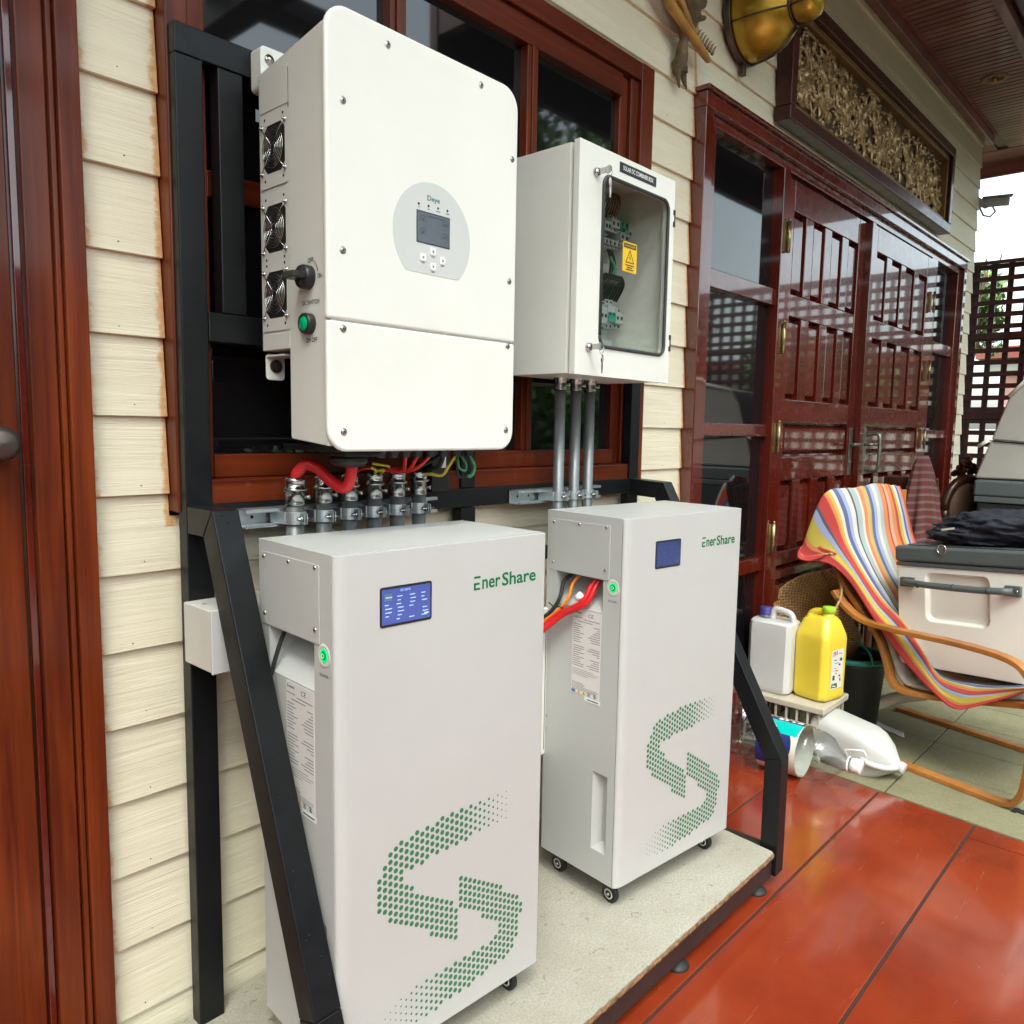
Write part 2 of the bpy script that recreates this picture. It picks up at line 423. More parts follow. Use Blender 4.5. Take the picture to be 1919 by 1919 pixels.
def tag(o, label=None, cat=None, group=None, kind=None):
    if label: o['label'] = label
    if cat: o['category'] = cat
    if group: o['group'] = group
    if kind: o['kind'] = kind
    return o
def empty(name, loc=(0, 0, 0), rz=0.0, label=None, cat=None, group=None, kind=None):
    o = bpy.data.objects.new(name, None); COL.objects.link(o); o.location = loc; o.rotation_euler = (0, 0, rz)
    o.empty_display_size = .05
    return tag(o, label, cat, group, kind)
def rrect(x0, x1, z0, z1, r, n=6):
    rs = r if isinstance(r, (list, tuple)) else [r] * 4   # bl br tr tl
    P = []
    for (cx, cz, a0, q) in ((x0, z0, 180, rs[0]), (x1, z0, 270, rs[1]), (x1, z1, 0, rs[2]), (x0, z1, 90, rs[3])):
        sx = 1 if cx == x0 else -1; sz = 1 if cz == z0 else -1
        if q <= 0: P.append((cx, cz)); continue
        for i in range(n + 1):
            a = R(a0 + 90 * i / n); P.append((cx + sx * q + q * math.cos(a), cz + sz * q + q * math.sin(a)))
    return P
_tc = {}
def text(body, name, mat, parent, origin, rot, w=None, h=None, bold=0.0, depth=.0004, space=1.0):
    """lettering as a mesh: fitted to width w and / or height h; origin is the lower-left corner"""
    cu = bpy.data.curves.new('t', 'FONT'); cu.body = body; cu.size = 1; cu.offset = bold; cu.space_character = space; cu.resolution_u = 3
    cu.extrude = 0.0
    ob = bpy.data.objects.new('t', cu); COL.objects.link(ob)
    dg = bpy.context.evaluated_depsgraph_get(); me = bpy.data.meshes.new_from_object(ob.evaluated_get(dg))
    bpy.data.objects.remove(ob); bpy.data.curves.remove(cu)
    xs = [v.co.x for v in me.vertices]; ys = [v.co.y for v in me.vertices]
    x0, x1, y0, y1 = min(xs), max(xs), min(ys), max(ys)
    sx = (w / (x1 - x0)) if w else None; sy = (h / (y1 - y0)) if h else None
    if sx is None: sx = sy
    if sy is None: sy = sx
    for v in me.vertices: v.co = ((v.co.x - x0) * sx, (v.co.y - y0) * sy, 0)
    me.materials.clear(); me.materials.append(mat); me.name = name
    o = bpy.data.objects.new(name, me); COL.objects.link(o); o.location = origin; o.rotation_euler = rot
    if parent is not None: o.parent = parent
    return o
FRONT = (R(90), 0, 0)          # faces -Y
LEFT = (R(90), 0, R(-90))      # faces -X, reads towards -Y
def catmull(P, t):
    n = len(P) - 1; i = min(int(t * n), n - 1); f = t * n - i
    g = lambda j: Vector(P[max(0, min(n, j))])
    a, b, c, d = g(i - 1), g(i), g(i + 1), g(i + 2)
    return .5 * ((2 * b) + (c - a) * f + (2 * a - 5 * b + 4 * c - d) * f * f + (3 * b - a - 3 * c + d) * f ** 3)
def smooth_path(P, n): return [catmull(P, i / (n - 1)) for i in range(n)]

# ================================================================== ground
PITCH, ZB0 = .16, 1.47
g = MB().box(-60, 60, -60, 60, -.35, -.20).build('garden_ground', M_GRASS); tag(g, kind='structure')
sl = MB().box(-3.2, 7.6, -3.6, .30, -.19, -.006).build('floor', M_GROUT); tag(sl, kind='structure')
# painted slabs, joints recessed
def slab(parent, x0, x1, y0, y1, mat, name, gap=.004, z=0.0):
    return MB().box(x0 + gap, x1 - gap, y0 + gap, y1 - gap, -.03, z).build(name, mat, parent, bevel=.0025, seg=1)
def xo(y): return 2.818 + (y + .0) * .105     # edge of the olive strip
rows = [(-.33, .0), (-.68, -.33), (-1.035, -.68), (-1.39, -1.035), (-1.745, -1.39), (-2.1, -1.745)]
for i, (y0, y1) in enumerate(rows):
    cuts = [-1.6, -.1, 1.15, 2.62] if i % 2 else [-2.2, -.9, .45, 1.9]
    if i <= 2: cuts = [-1.6, -.4, .62]
    else: cuts = [-1.8, -.35, 1.1, 2.585]
    for a, b in zip(cuts[:-1], cuts[1:]): slab(sl, a, b, y0, y1, M_FLOOR, 'slab')
    last = cuts[-1]
    q = MB().prism([(last + .004, y0 + .004), (xo(y0) - .003, y0 + .004), (xo(y1) - .003, y1 - .004), (last + .004, y1 - .004)], 2, -.03, 0)
    q.build('slab', M_FLOOR, sl, bevel=.0025, seg=1)
for a, b in ((-3.0, -1.2), (-1.2, .6), (.6, 2.55)): slab(sl, a, b, -3.5, -2.1, M_FLOOR, 'slab')
# olive tiles by the door
ty = [.0, -.70, -1.42, -2.14]
for i in range(3):
    y1, y0 = ty[i], ty[i + 1]
    for j in range(8):
        a, b = j * .36, (j + 1) * .36
        if j == 0:
            P = [(xo(y0) + .004, y0 + .003), (2.8 + .357 + y0 * .06, y0 + .003), (2.8 + .357 + y1 * .06, y1 - .003), (xo(y1) + .004, y1 - .003)]
        else:
            P = [(2.8 + a + .003 + y0 * .06, y0 + .003), (2.8 + b - .003 + y0 * .06, y0 + .003), (2.8 + b - .003 + y1 * .06, y1 - .003), (2.8 + a + .003 + y1 * .06, y1 - .003)]
        MB().prism(P, 2, -.03, .003).build('tile', M_OLIVE, sl, bevel=.002, seg=1)
tag(MB().box(-3.3, -3.06, -3.6, .3, -.19, 3.6).build('added_shade_wall', M_WHITEW), kind='structure')  # unseen wall, added to cut the fill light from the left
g = MB().box(-3.2, 7.6, -30, -3.6, -.19, -.05).build('driveway', M_STONE); tag(g, kind='structure')

# ================================================================== house wall
wall = empty('wall', kind='structure')
MB().box(-.0, 6.60, .032, .30, -.02, 3.9).build('core', M_CAVITY, wall)
WIN = (.158, 1.889, 1.262, 2.715); DR = (2.235, 6.215, -.1, 2.757)
def board(x0, x1, z0, za, zb):
    """clapboard from x0 to x1; z0 its butt edge; za..zb the part that is there"""
    def y(z): return .012 * (z - z0) / PITCH
    P = [(y(za), za), (y(zb) , zb), (.031, zb), (.031, za)]
    m = MB().prism(P, 0, x0, x1)
    m.build('board', M_SIDING, wall, bevel=.0018 if (abs(za - z0) < .001 and zb - z0 > .15) else 0, seg=1)
for kk in range(-9, 15):
    z0 = ZB0 + kk * PITCH; z1 = min(z0 + PITCH + .001, 3.80)
    segs = [(0.0, 6.618 + random.uniform(-.003, .003), z0, z1)]
    for (ox0, ox1, oz0, oz1) in (WIN, DR):
        new = []
        for (a, b, c, d) in segs:
            if oz1 <= c or oz0 >= d or ox1 <= a or ox0 >= b: new.append((a, b, c, d)); continue
            if c < oz0 and oz1 >= d: new.append((a, b, c, oz0 - .0001)); lo_, hi_ = oz0, d
            elif d > oz1 and oz0 <= c: new.append((a, b, oz1 + .0001, d)); lo_, hi_ = c, oz1
            else: lo_, hi_ = c, d
            if a < ox0: new.append((a, ox0 - .001, lo_, hi_))
            if b > ox1: new.append((ox1 + .001, b, lo_, hi_))
        segs = new
    for (a, b, c, d) in segs:
        if d - c < .006: continue
        # long runs are made of several boards with a butt joint
        cut = None
        if b - a > 3.2: cut = a + {0: 1.98, 1: 2.9, 2: 1.2}[kk % 3]
        if cut and cut < b - .3:
            board(a, cut - .0012, z0, c, d); board(cut + .0012, b, z0, c, d)
        else: board(a, b, z0, c, d)
MB().box(6.585, 6.60, .012, 3.0, 0, 3.8).build('end_wall', M_WHITEW, wall)
# nail heads
nl = MB()
for kk in range(-8, 10):
    for x in (.085 + random.uniform(-.02, .02), 2.06 + random.uniform(-.03, .03)):
        z = ZB0 + kk * PITCH + random.uniform(.014, .026); nl.cyl((x, .003, z), (x, .0005, z), random.uniform(.0010, .0018), 8)
nl.build('nail_heads', M_BRONZE, wall)

# ---------------- left door (only its frame and edge show)
ld = empty('left_door', kind='structure')
MB().box(-.040, -.001, -.035, .02, 0, 2.9).build('architrave', M_WOODV, ld, bevel=.003)
MB().box(-.052, -.0415, -.026, .02, 0, 2.9).build('bead', M_WOODV, ld, bevel=.003)
MB().box(-.100, -.0535, -.020, .02, 0, 2.9).build('jamb', M_WOODV, ld, bevel=.004)
MB().box(-.114, -.1015, -.006, .02, 0, 2.9).build('stop', M_DOORV, ld, bevel=.002)
dl = MB().box(-1.0, -.116, .004, .045, 0, 2.9).build('door_leaf', M_WOODV, ld, bevel=.003)
kn = MB(); kn.lathe([(.034, 0), (.034, .006), (.028, .010), (.013, .014), (.012, .035), (.026, .045), (.031, .058), (.029, .070), (.018, .078), (.001, .080)], (-.160, .004, 1.417), (0, -1, 0), 24)
kn.build('door_knob', M_BRONZE, dl)

# ---------------- window behind the rack
wd = empty('window', kind='structure')
x0, x1, z0, z1 = WIN
MB().box(x0, .205, -.034, .02, z0 + .01, z1).build('trim', M_WOODV, wd, bevel=.004)
MB().box(1.812, x1, -.034, .02, z0 + .01, z1).build('trim', M_WOODV, wd, bevel=.004)
MB().box(.2055, 1.8115, -.033, .02, 2.655, z1 - .001).build('trim', M_WOODH, wd, bevel=.004)
MB().box(.2055, 1.8115, -.050, .02, z0, 1.3405).build('sill', M_WOODH, wd, bevel=.006)
MB().box(.206, .246, -.018, .03, 1.341, 2.654).build('frame', M_WOODV, wd, bevel=.003)
MB().box(1.722, 1.7665, -.006, .03, 1.341, 2.654).build('frame', M_WOODV, wd, bevel=.003)
MB().box(1.767, 1.811, -.020, .03, 1.341, 2.654).build('frame', M_WOODV, wd, bevel=.003)
MB().box(.2465, 1.7215, -.018, .03, 2.580, 2.654).build('frame', M_WOODH, wd, bevel=.003)
MB().box(.2465, 1.7215, -.020, .03, 1.341, 1.392).build('frame', M_WOODH, wd, bevel=.003)
for a, b in ((.728, .780), (1.240, 1.288)):
    MB().box(a, b, -.016, .03, 1.3925, 2.5795).build('mullion', M_WOODV, wd, bevel=.003)
    MB().box(a + .017, b - .017, -.022, -.0165, 1.3925, 2.5795).build('bead', M_WOODV, wd, bevel=.002)
for a, b in ((.2465, .7275), (.7805, 1.2395), (1.2885, 1.7215)):
    MB().box(a, b, -.012, .03, 1.93, 1.985).build('transom', M_WOODH, wd, bevel=.003)
    for c, d in ((1.3925, 1.9295), (1.9855, 2.5795)):
        MB().box(a, b, .012, .018, c, d).build('pane', M_TINT, wd)

# ---------------- big double door
bd = empty('double_door', kind='structure')
def db(name, x0, x1, y0, y1, z0, z1, m, par=None, bev=.004): return MB().box(x0, x1, y0, y1, z0, z1).build(name, m, par or bd, bevel=bev)
db('architrave', 2.235, 2.300, -.045, .03, 0, 2.700, M_DOORV)
db('architrave', 6.150, 6.215, -.045, .03, 0, 2.700, M_DOORV)
db('architrave', 2.235, 6.215, -.046, .03, 2.7005, 2.757, M_DOORH)
db('architrave_cap', 2.225, 6.225, -.060, .03, 2.7575, 2.775, M_DOORH)
db('frame', 2.3005, 2.368, -.020, .06, 0, 2.660, M_DOORV)
db('frame', 6.08, 6.1495, -.020, .06, 0, 2.660, M_DOORV)
db('frame', 2.3005, 6.1495, -.021, .06, 2.6605, 2.700, M_DOORH)
db('post', 2.99, 3.060, -.030, .06, 0, 2.660, M_DOORV)
db('post', 5.36, 5.50, -.030, .06, 0, 2.660, M_DOORV)
for (a, b) in ((2.3685, 2.9895), (5.5005, 6.0795)):
    for (c, d) in ((0.0, .30), (.80, .868), (1.440, 1.496), (2.046, 2.122)):
        db('rail', a, b, -.012, .05, c, d, M_DOORH)
    for (c, d) in ((.3005, .7995), (.8685, 1.4395), (1.4965, 2.0455), (2.1225, 2.660)):
        MB().box(a, b, .022, .028, c, d).build('pane', M_TINT, bd)
def leaf(xa, xb, yf, nm, astr=False):
    """door leaf with raised stiles and recessed, raised-centre panels; yf its face"""
    core = MB().box(xa, xb, yf + .036, yf + .052, .02, 2.645).build('door_leaf', M_DOORV, bd, bevel=.002)
    n = 4; m = .095
    pw = (xb - xa - 2 * m + .09) / n
    rowsz = [(2.122, 2.505), (1.622, 2.018), (.868, 1.225), (.20, .62)]
    midz = [(1.342, 1.512), (.700, .800)]
    zs = sorted([.02] + [q for r_ in rowsz + midz for q in r_] + [2.645])
    for a, b in zip(zs[0::2], zs[1::2]):
        MB().box(xa + m, xb - m, yf + .0005, yf + .0355, a, b).build('rail', M_DOORH, core, bevel=.004)
    for a, b in ((xa, xa + m - .0005), (xb - m + .0005, xb)):
        MB().box(a, b, yf, yf + .0355, .02, 2.645).build('stile', M_DOORV, core, bevel=.004)
    for (c, d) in rowsz:
        for i in range(n):
            a = xa + m + i * pw; b = a + pw - .09
            if i < n - 1: MB().box(b, b + .09, yf + .001, yf + .0355, c + .0005, d - .0005).build('muntin', M_DOORV, core, bevel=.004)
            q = MB(); g1 = .013; a, b, c1, d1 = a + g1, b - g1, c + g1, d - g1; pa, pb, pc, pd_ = a + .012, b - .012, c1 + .016, d1 - .016
            q.add([(a, yf + .0355, c1), (b, yf + .0355, c1), (b, yf + .0355, d1), (a, yf + .0355, d1), (pa, yf + .010, pc), (pb, yf + .010, pc), (pb, yf + .010, pd_), (pa, yf + .010, pd_)],
                  [(4, 5, 6, 7), (0, 1, 5, 4), (1, 2, 6, 5), (2, 3, 7, 6), (3, 0, 4, 7)])
            q.build('panel', M_DOORV, core)
    for (c, d) in midz:
        a, b = xa + m + .010, xb - m - .010; c, d = c + .010, d - .010
        q = MB(); e = .022
        q.add([(a, yf + .0355, c), (b, yf + .0355, c), (b, yf + .0355, d), (a, yf + .0355, d), (a + e, yf + .004, c + e), (b - e, yf + .004, c + e), (b - e, yf + .004, d - e), (a + e, yf + .004, d - e)],
              [(4, 5, 6, 7), (0, 1, 5, 4), (1, 2, 6, 5), (2, 3, 7, 6), (3, 0, 4, 7)])
        q.build('panel', M_DOORH, core)
    return core
lf1 = leaf(3.062, 4.118, -.012, 'a')
lf2 = leaf(4.165, 5.355, -.034, 'b')
MB().box(4.112, 4.166, -.052, .02, .02, 2.640).build('meeting_stile', M_DOORV, lf2, bevel=.004)
for z in (2.36, 1.90, 1.435, .955):
    h = MB(); h.cyl((3.040, -.042, z - .07), (3.040, -.042, z + .07), .0085, 12); h.box(3.008, 3.038, -.0335, -.030, z - .068, z + .068); h.box(3.042, 3.072, -.0335, -.030, z - .068, z + .068)
    h.cyl((3.040, -.042, z + .07), (3.040, -.042, z + .082), .006, 10)
    h.build('hinge', M_BRASS, lf1)
    h = MB(); h.cyl((5.375, -.055, z - .07), (5.375, -.055, z + .07), .0085, 12); h.box(5.343, 5.373, -.040, -.035, z - .068, z + .068)
    h.build('hinge', M_BRASS, lf2)
for xx, yf, par, rh in ((4.068, -.0125, lf1, -1), (4.235, -.0345, lf2, 1)):
    h = MB(); h.box(xx - .024, xx + .024, yf - .006, yf - .0003, 1.225, 1.495); h.build('lock_plate', M_PEWTER, par, bevel=.002)
    h = MB(); h.cyl((xx, yf - .006, 1.40), (xx, yf - .055, 1.40), .010, 12); h.cyl((xx, yf - .055, 1.40), (xx + rh * .10, yf - .055, 1.40), .009, 12); h.cyl((xx, yf - .006, 1.30), (xx, yf - .010, 1.30), .012, 12)
    h.build('lever_handle', M_PEWTER, par)
h = MB().tube(smooth_path([(4.275, -.036, 1.455), (4.275, -.095, 1.462), (4.275, -.11, 1.42), (4.275, -.11, 1.29), (4.275, -.095, 1.248), (4.275, -.036, 1.255)], 24), .011, 10); h.build('pull_handle', M_PEWTER, lf2)
# carved lintel
ln = empty('wall_carving', label='gilt carved foliage panel in a dark frame above the double door', cat='carving')
lx0, lx1, lz0, lz1 = 2.915, 5.57, 2.842, 3.405
for (a, b, c, d, m) in ((lx0, lx1, lz0, lz0 + .062, M_TRIMD), (lx0, lx1, lz1 - .062, lz1, M_TRIMD), (lx0, lx0 + .062, lz0 + .0625, lz1 - .0625, M_TRIMD), (lx1 - .062, lx1, lz0 + .0625, lz1 - .0625, M_TRIMD)):
    MB().box(a, b, -.075, -.001, c, d).build('frame', m, ln, bevel=.006)
e = .063
for (a, b, c, d) in ((lx0 + e, lx1 - e, lz0 + e, lz0 + e + .03), (lx0 + e, lx1 - e, lz1 - e - .03, lz1 - e), (lx0 + e, lx0 + e + .03, lz0 + e + .0305, lz1 - e - .0305), (lx1 - e - .03, lx1 - e, lz0 + e + .0305, lz1 - e - .0305)):
    MB().box(a, b, -.052, -.001, c, d).build('inner_frame', M_GILTFR, ln, bevel=.004)
ax0, ax1, az0, az1 = lx0 + .095, lx1 - .095, lz0 + .095, lz1 - .095
MB().box(ax0, ax1, -.010, -.002, az0, az1).build('ground', M_CARVBG, ln)
def carving():
    m = MB(); rnd = random.Random(3)
    def leafblade(c, a, L, w, lift):
        d = Vector((math.cos(a), 0, math.sin(a))); n = Vector((-math.sin(a), 0, math.cos(a)))
        P = []
        for t, ww in ((0, .15), (.3, .9), (.65, .8), (1, .02)):
            p = c + d * L * t + n * math.sin(t * 2.6) * L * .22
            P += [p + n * w * ww, p + Vector((0, -lift * (1 - abs(t - .45)), 0)), p - n * w * ww]
        fs = []
        for i in range(3):
            for j in (0, 1): fs.append((i * 3 + j, i * 3 + j + 1, i * 3 + j + 4, i * 3 + j + 3))
        P = [Vector((min(max(p.x, ax0), ax1), p.y, min(max(p.z, az0), az1))) for p in P]
        m.add(P, fs, True)
    # scrolling stems with leaves
    for s_ in range(70):
        cx, cz = rnd.uniform(ax0 + .05, ax1 - .05), rnd.uniform(az0 + .04, az1 - .04); r0 = rnd.uniform(.045, .11); tw = rnd.choice((-1, 1)); ph = rnd.uniform(0, 6.3)
        pts = []
        for i in range(15):
            a = ph + tw * i * .42; rr = r0 * (1 - i / 17)
            pts.append((min(max(cx + rr * math.cos(a), ax0 + .005), ax1 - .005), -.016 - .008 * math.sin(i * .5), min(max(cz + rr * math.sin(a), az0 + .005), az1 - .005)))
        m.tube(pts, rnd.uniform(.0055, .0105), 7)
        for i in range(0, 14, 2):
            a = ph + tw * i * .42
            leafblade(Vector(pts[i]), a + rnd.uniform(-.5, .5), rnd.uniform(.035, .065), rnd.uniform(.007, .013), .014)
    for s_ in range(300):
        c = Vector((rnd.uniform(ax0, ax1), -.011, rnd.uniform(az0, az1)))
        leafblade(c, rnd.uniform(0, 6.3), rnd.uniform(.02, .05), rnd.uniform(.005, .011), .015)
    for q in range(9):      # flame-like figures of the relief
        cx = ax0 + .16 + q * (ax1 - ax0 - .3) / 8.2; cz = az0 + rnd.uniform(.03, .12)
        for t in range(5): leafblade(Vector((cx + rnd.uniform(-.03, .03), -.018, cz + t * .028)), R(90 + rnd.uniform(-55, 55)), rnd.uniform(.08, .15), rnd.uniform(.010, .018), .026)
    for s_ in range(220):   # seeds / flower bosses
        c = (rnd.uniform(ax0, ax1), -.010, rnd.uniform(az0, az1)); r_ = rnd.uniform(.004, .009)
        m.lathe([(r_, 0), (r_ * .85, r_ * .9), (r_ * .4, r_ * 1.5), (.0001, r_ * 1.7)], c, (0, -1, 0), 7)
    return m
tag(carving().build('carved_foliage', M_CARV, ln), kind='stuff')

# ================================================================== ceiling / soffit
ce = empty('ceiling', kind='structure')
MB().box(-3.2, 6.70, -.055, .0, 3.735, 3.800).build('cornice', M_SOFFIT, ce, bevel=.008)
MB().box(-3.2, 6.70, -.075, .0, 3.8005, 3.83).build('cornice_lip', M_SOFFIT_R, ce, bevel=.004)
x = -3.0; i = 0
ZC = 3.805
while x < 7.05:
    MB().box(x, x + .052, -.475, -.0755, ZC, ZC + .02).build('slat', M_SOFFIT, ce, bevel=.004, seg=1)
    i += 1; x += .060
MB().box(-3.2, 7.07, -.475, 0.0, ZC + .012, ZC + .03).build('backing', M_TRIMD, ce)
MB().box(7.075, 7.46, -1.92, .9, ZC - .004, ZC + .02).build('end_board', M_SOFFIT_R, ce)
MB().box(7.4605, 7.49, -1.92, .9, ZC - .10, ZC + .16).build('fascia', M_SOFFIT_R, ce, bevel=.004)
MB().box(6.70, 7.07, .0, .9, ZC, ZC + .02).build('end_board', M_SOFFIT_R, ce)
MB().box(-3.2, 7.07, -.530, -.476, ZC - .025, ZC + .03).build('trim', M_SOFFIT, ce, bevel=.006)
for j in range(13):
    a = -.545 - j * .215
    if a < -1.75: break
    MB().box(-3.2 if j < 2 else 2.72, 7.07, a - .207, a, ZC + .03, ZC + .05).build('plank', M_TRIMD, ce, bevel=.004)
MB().box(2.65, 7.49, -2.00, -1.93, ZC - .18, ZC + .2).build('fascia', M_TRIMD, ce, bevel=.006)
MB().box(-3.2, 2.64, -1.03, -.98, ZC - .10, ZC + .16).build('fascia', M_TRIMD, ce, bevel=.006)
MB().box(2.65, 2.71, -1.92, -.98, ZC - .10, ZC + .16).build('fascia', M_TRIMD, ce, bevel=.006)
tag(MB().box(2.64, 7.6, -2.05, 3.0, ZC + .20, ZC + .26).build('roof', M_PLASTER), kind='structure')
tag(MB().box(-3.2, 2.64, -1.06, 3.0, ZC + .20, ZC + .26).build('roof', M_PLASTER), kind='structure')
# pergola on the open side, left
pg = empty('pergola', label='dark timber pergola beams over the open left side of the porch', cat='pergola')
for x in (-2.9, -1.75, -.55, .55, 1.72):
    MB().box(x - .085, x + .085, -5.2, -1.04, 3.62, 3.78).build('beam', M_PORCHD, pg, bevel=.005)
for y in (-4.9, -3.7, -2.62, -1.55):
    MB().box(-3.2, 2.63, y - .11, y + .11, 3.785, 3.90).build('rafter', M_PORCHD, pg, bevel=.005)
for x in (-2.9, 1.72):
    MB().box(x - .07, x + .07, -5.1, -4.96, -.19, 3.62).build('post', M_PORCHD, pg, bevel=.005)
MB().box(7.10, 7.40, -1.92, -.75, 3.52, ZC - .005).build('drop_beam', M_SOFFIT_R, ce, bevel=.006)
# recessed downlight
dlh = empty('downlight', label='round recessed brass downlight in the slatted soffit', cat='light')
c = Vector((5.555, -.275, ZC))
MB().lathe([(.045, .02), (.047, -.002), (.052, -.007), (.078, -.007), (.082, .0), (.082, .004)], c, (0, 0, 1), 28).build('trim_ring', M_GILTFR, dlh)
MB().lathe([(.048, .0), (.040, .02), (.030, .028), (.001, .03)], c - Vector((0, 0, .006)), (0, 0, 1), 20).build('reflector', M_BRASS, dlh)
MB().lathe([(.001, -.03), (.012, -.028), (.018, -.012), (.012, .01)], c, (0, 0, 1), 14).build('bulb', M_GOLD, dlh)

# ================================================================== gold bulkhead lamp
GL = empty('wall_lamp', label='gold lacquered bulb-shaped wall lantern banded with wire', cat='lamp')
c0 = Vector((2.47, -.02, 3.07)); ax = Vector((.30, -.80, .30)).normalized()
c0 = Vector((2.561, 0, 3.121))
m = MB(); m.lathe([(.001, .002), (.150, .002), (.160, .006), (.163, .016), (.158, .028), (.120, .034)], c0, (0, -1, 0), 32); m.build('back_plate', M_BRONZE, GL)
m = MB(); m.lathe([(.148, .020), (.156, .050), (.155, .085), (.146, .130), (.128, .170), (.104, .200), (.080, .220), (.064, .232)], c0, (0, -1, 0), 36); m.build('lamp_body', M_GOLD, GL)
m = MB(); m.lathe([(.060, .228), (.066, .245), (.072, .270), (.071, .295), (.062, .318), (.044, .334), (.020, .342), (.001, .344)], c0, (0, -1, 0), 30); m.build('lamp_tip', M_GOLD, GL)
m = MB()
for a in (200, 285, 340, 60, 130):
    A = R(a)
    m.tube([c0 + Vector((math.cos(A) * r_, -h_, math.sin(A) * r_)) for r_, h_ in ((.158, .03), (.160, .060), (.158, .09), (.150, .132), (.132, .173), (.107, .204), (.070, .232), (.069, .244), (.076, .27), (.074, .297))], .0035, 6)
for r_, h_ in ((.160, .030), (.069, .233)):
    m.tube([c0 + Vector((math.cos(R(t)) * r_, -h_, math.sin(R(t)) * r_)) for t in range(0, 361, 12)], .0042, 6)
m.tube([c0 + Vector((.0, -.08, -.158)), c0 + Vector((.015, -.17, -.150)), c0 + Vector((.02, -.235, -.075))], .003, 6)
m.build('wire_cage', M_BRONZE, GL)
MB().box(c0.x - .012, c0.x + .012, -.030, -.008, c0.z - .205, c0.z - .155).build('lug', M_BRONZE, GL, bevel=.003)

# ------------------------------------------------------------ carved wall ornament (antler / driftwood with jaw)
OR = empty('wall_ornament', label='weathered driftwood and antler ornament hanging on the siding by the gold lantern', cat='ornament')
def gnarl(m, path, rad, seg=9, amp=.35, seed=0, flat=1.0):
    P = smooth_path(path, 22); n = len(P); rr = []
    rnd = random.Random(seed)
    for i in range(n):
        t = i / (n - 1) * (len(rad) - 1); j = min(int(t), len(rad) - 2); rr.append(rad[j] + (rad[j + 1] - rad[j]) * (t - j))
    b = len(m.v); m.tube(P, rr, seg)
    for q in range(b, len(m.v)):
        p = Vector(m.v[q]); i = min((q - b) // seg, n - 1); d = p - P[i]
        k_ = 1 + amp * (noise.noise(p * 45 + Vector((seed, 0, 0))) + .5 * noise.noise(p * 110))
        d = Vector((d.x, d.y * flat, d.z)); m.v[q] = tuple(P[i] + d * k_)
m = MB()
gnarl(m, [(1.93, -.035, 3.20), (2.00, -.05, 3.05), (2.06, -.05, 2.96), (2.065, -.04, 2.88), (2.06, -.03, 2.80), (2.065, -.03, 2.76)], [.05, .055, .050, .018, .026, .022], 12, .4, 1)
gnarl(m, [(2.052, -.03, 2.79), (2.046, -.03, 2.75), (2.050, -.035, 2.705)], [.016, .010, .002], 7, .3, 2)
gnarl(m, [(2.072, -.03, 2.79), (2.085, -.03, 2.75), (2.100, -.035, 2.715)], [.016, .011, .002], 7, .3, 3)
gnarl(m, [(2.08, -.05, 3.05), (2.13, -.05, 3.02), (2.17, -.05, 3.035), (2.20, -.045, 3.065)], [.03, .016, .014, .005], 7, .4, 4)
gnarl(m, [(2.09, -.05, 2.98), (2.14, -.05, 2.975), (2.20, -.045, 3.00)], [.026, .014, .004], 7, .4, 5)
m.build('driftwood', plain('driftwood_grey', (.13, .09, .045), .7, var=.5, vs=30, bump=.8, bscale=60, bdist=.004), OR)
m = MB()
gnarl(m, [(1.84, -.04, 3.02), (1.94, -.055, 2.945), (2.03, -.06, 2.905), (2.11, -.06, 2.88), (2.20, -.055, 2.855), (2.225, -.05, 2.855)], [.022, .020, .017, .018, .013, .010], 10, .12, 6)
gnarl(m, [(1.90, -.05, 3.06), (1.97, -.065, 2.985), (2.04, -.068, 2.925), (2.10, -.062, 2.90)], [.016, .014, .012, .008], 9, .12, 7)
m.build('antler', plain('antler_amber', (.42, .22, .045), .38, var=.35, vs=14, coat=.3), OR)
m = MB()
for i in range(7):
    t = i / 6; p = Vector((2.12 + .115 * t, -.058, 2.888 - .018 * t + .008))
    m.tube([p, p + Vector((.014, -.004, .028)), p + Vector((.024, -.006, .036))], [.007, .004, .001], 6)
m.build('teeth', plain('antler_teeth', (.30, .22, .12), .5, var=.3), OR)

# ================================================================== security camera
SC = empty('security_camera', label='grey bullet security camera on a bracket at the house corner', cat='camera')
m = MB(); m.cyl((6.61, .02, 3.285), (6.635, .02, 3.285), .045, 18); m.cyl((6.635, .02, 3.285), (6.70, -.02, 3.28), .016, 12); m.lathe([(.001, -.02), (.02, -.016), (.024, 0), (.018, .02), (.001, .024)], (6.705, -.025, 3.28), (1, 0, 0), 12); m.build('bracket', M_FOAMG, SC)
ax = Vector((.32, -.93, .02)).normalized()
m = MB(); m.lathe([(.001, 0), (.034, .002), (.036, .02), (.036, .15), (.038, .155), (.038, .185), (.001, .186)], Vector((6.69, -.0, 3.30)), ax, 20); m.build('camera_body', M_FOAMG, SC)
M_ = Matrix.Translation(Vector((6.69, 0, 3.30))) @ ax.to_track_quat('Y', 'Z').to_matrix().to_4x4()
MB().box(-.042, .042, -.0, .21, .034, .040, M_).build('sun_shield', M_FOAMG, SC, bevel=.004)
m = MB(); m.tube([(6.64, .0, 3.25), (6.68, -.02, 3.20), (6.71, -.06, 3.19), (6.73, -.09, 3.23), (6.72, -.07, 3.27), (6.70, -.03, 3.285)], .007, 8); m.build('cable_loop', M_FOAMG, SC)

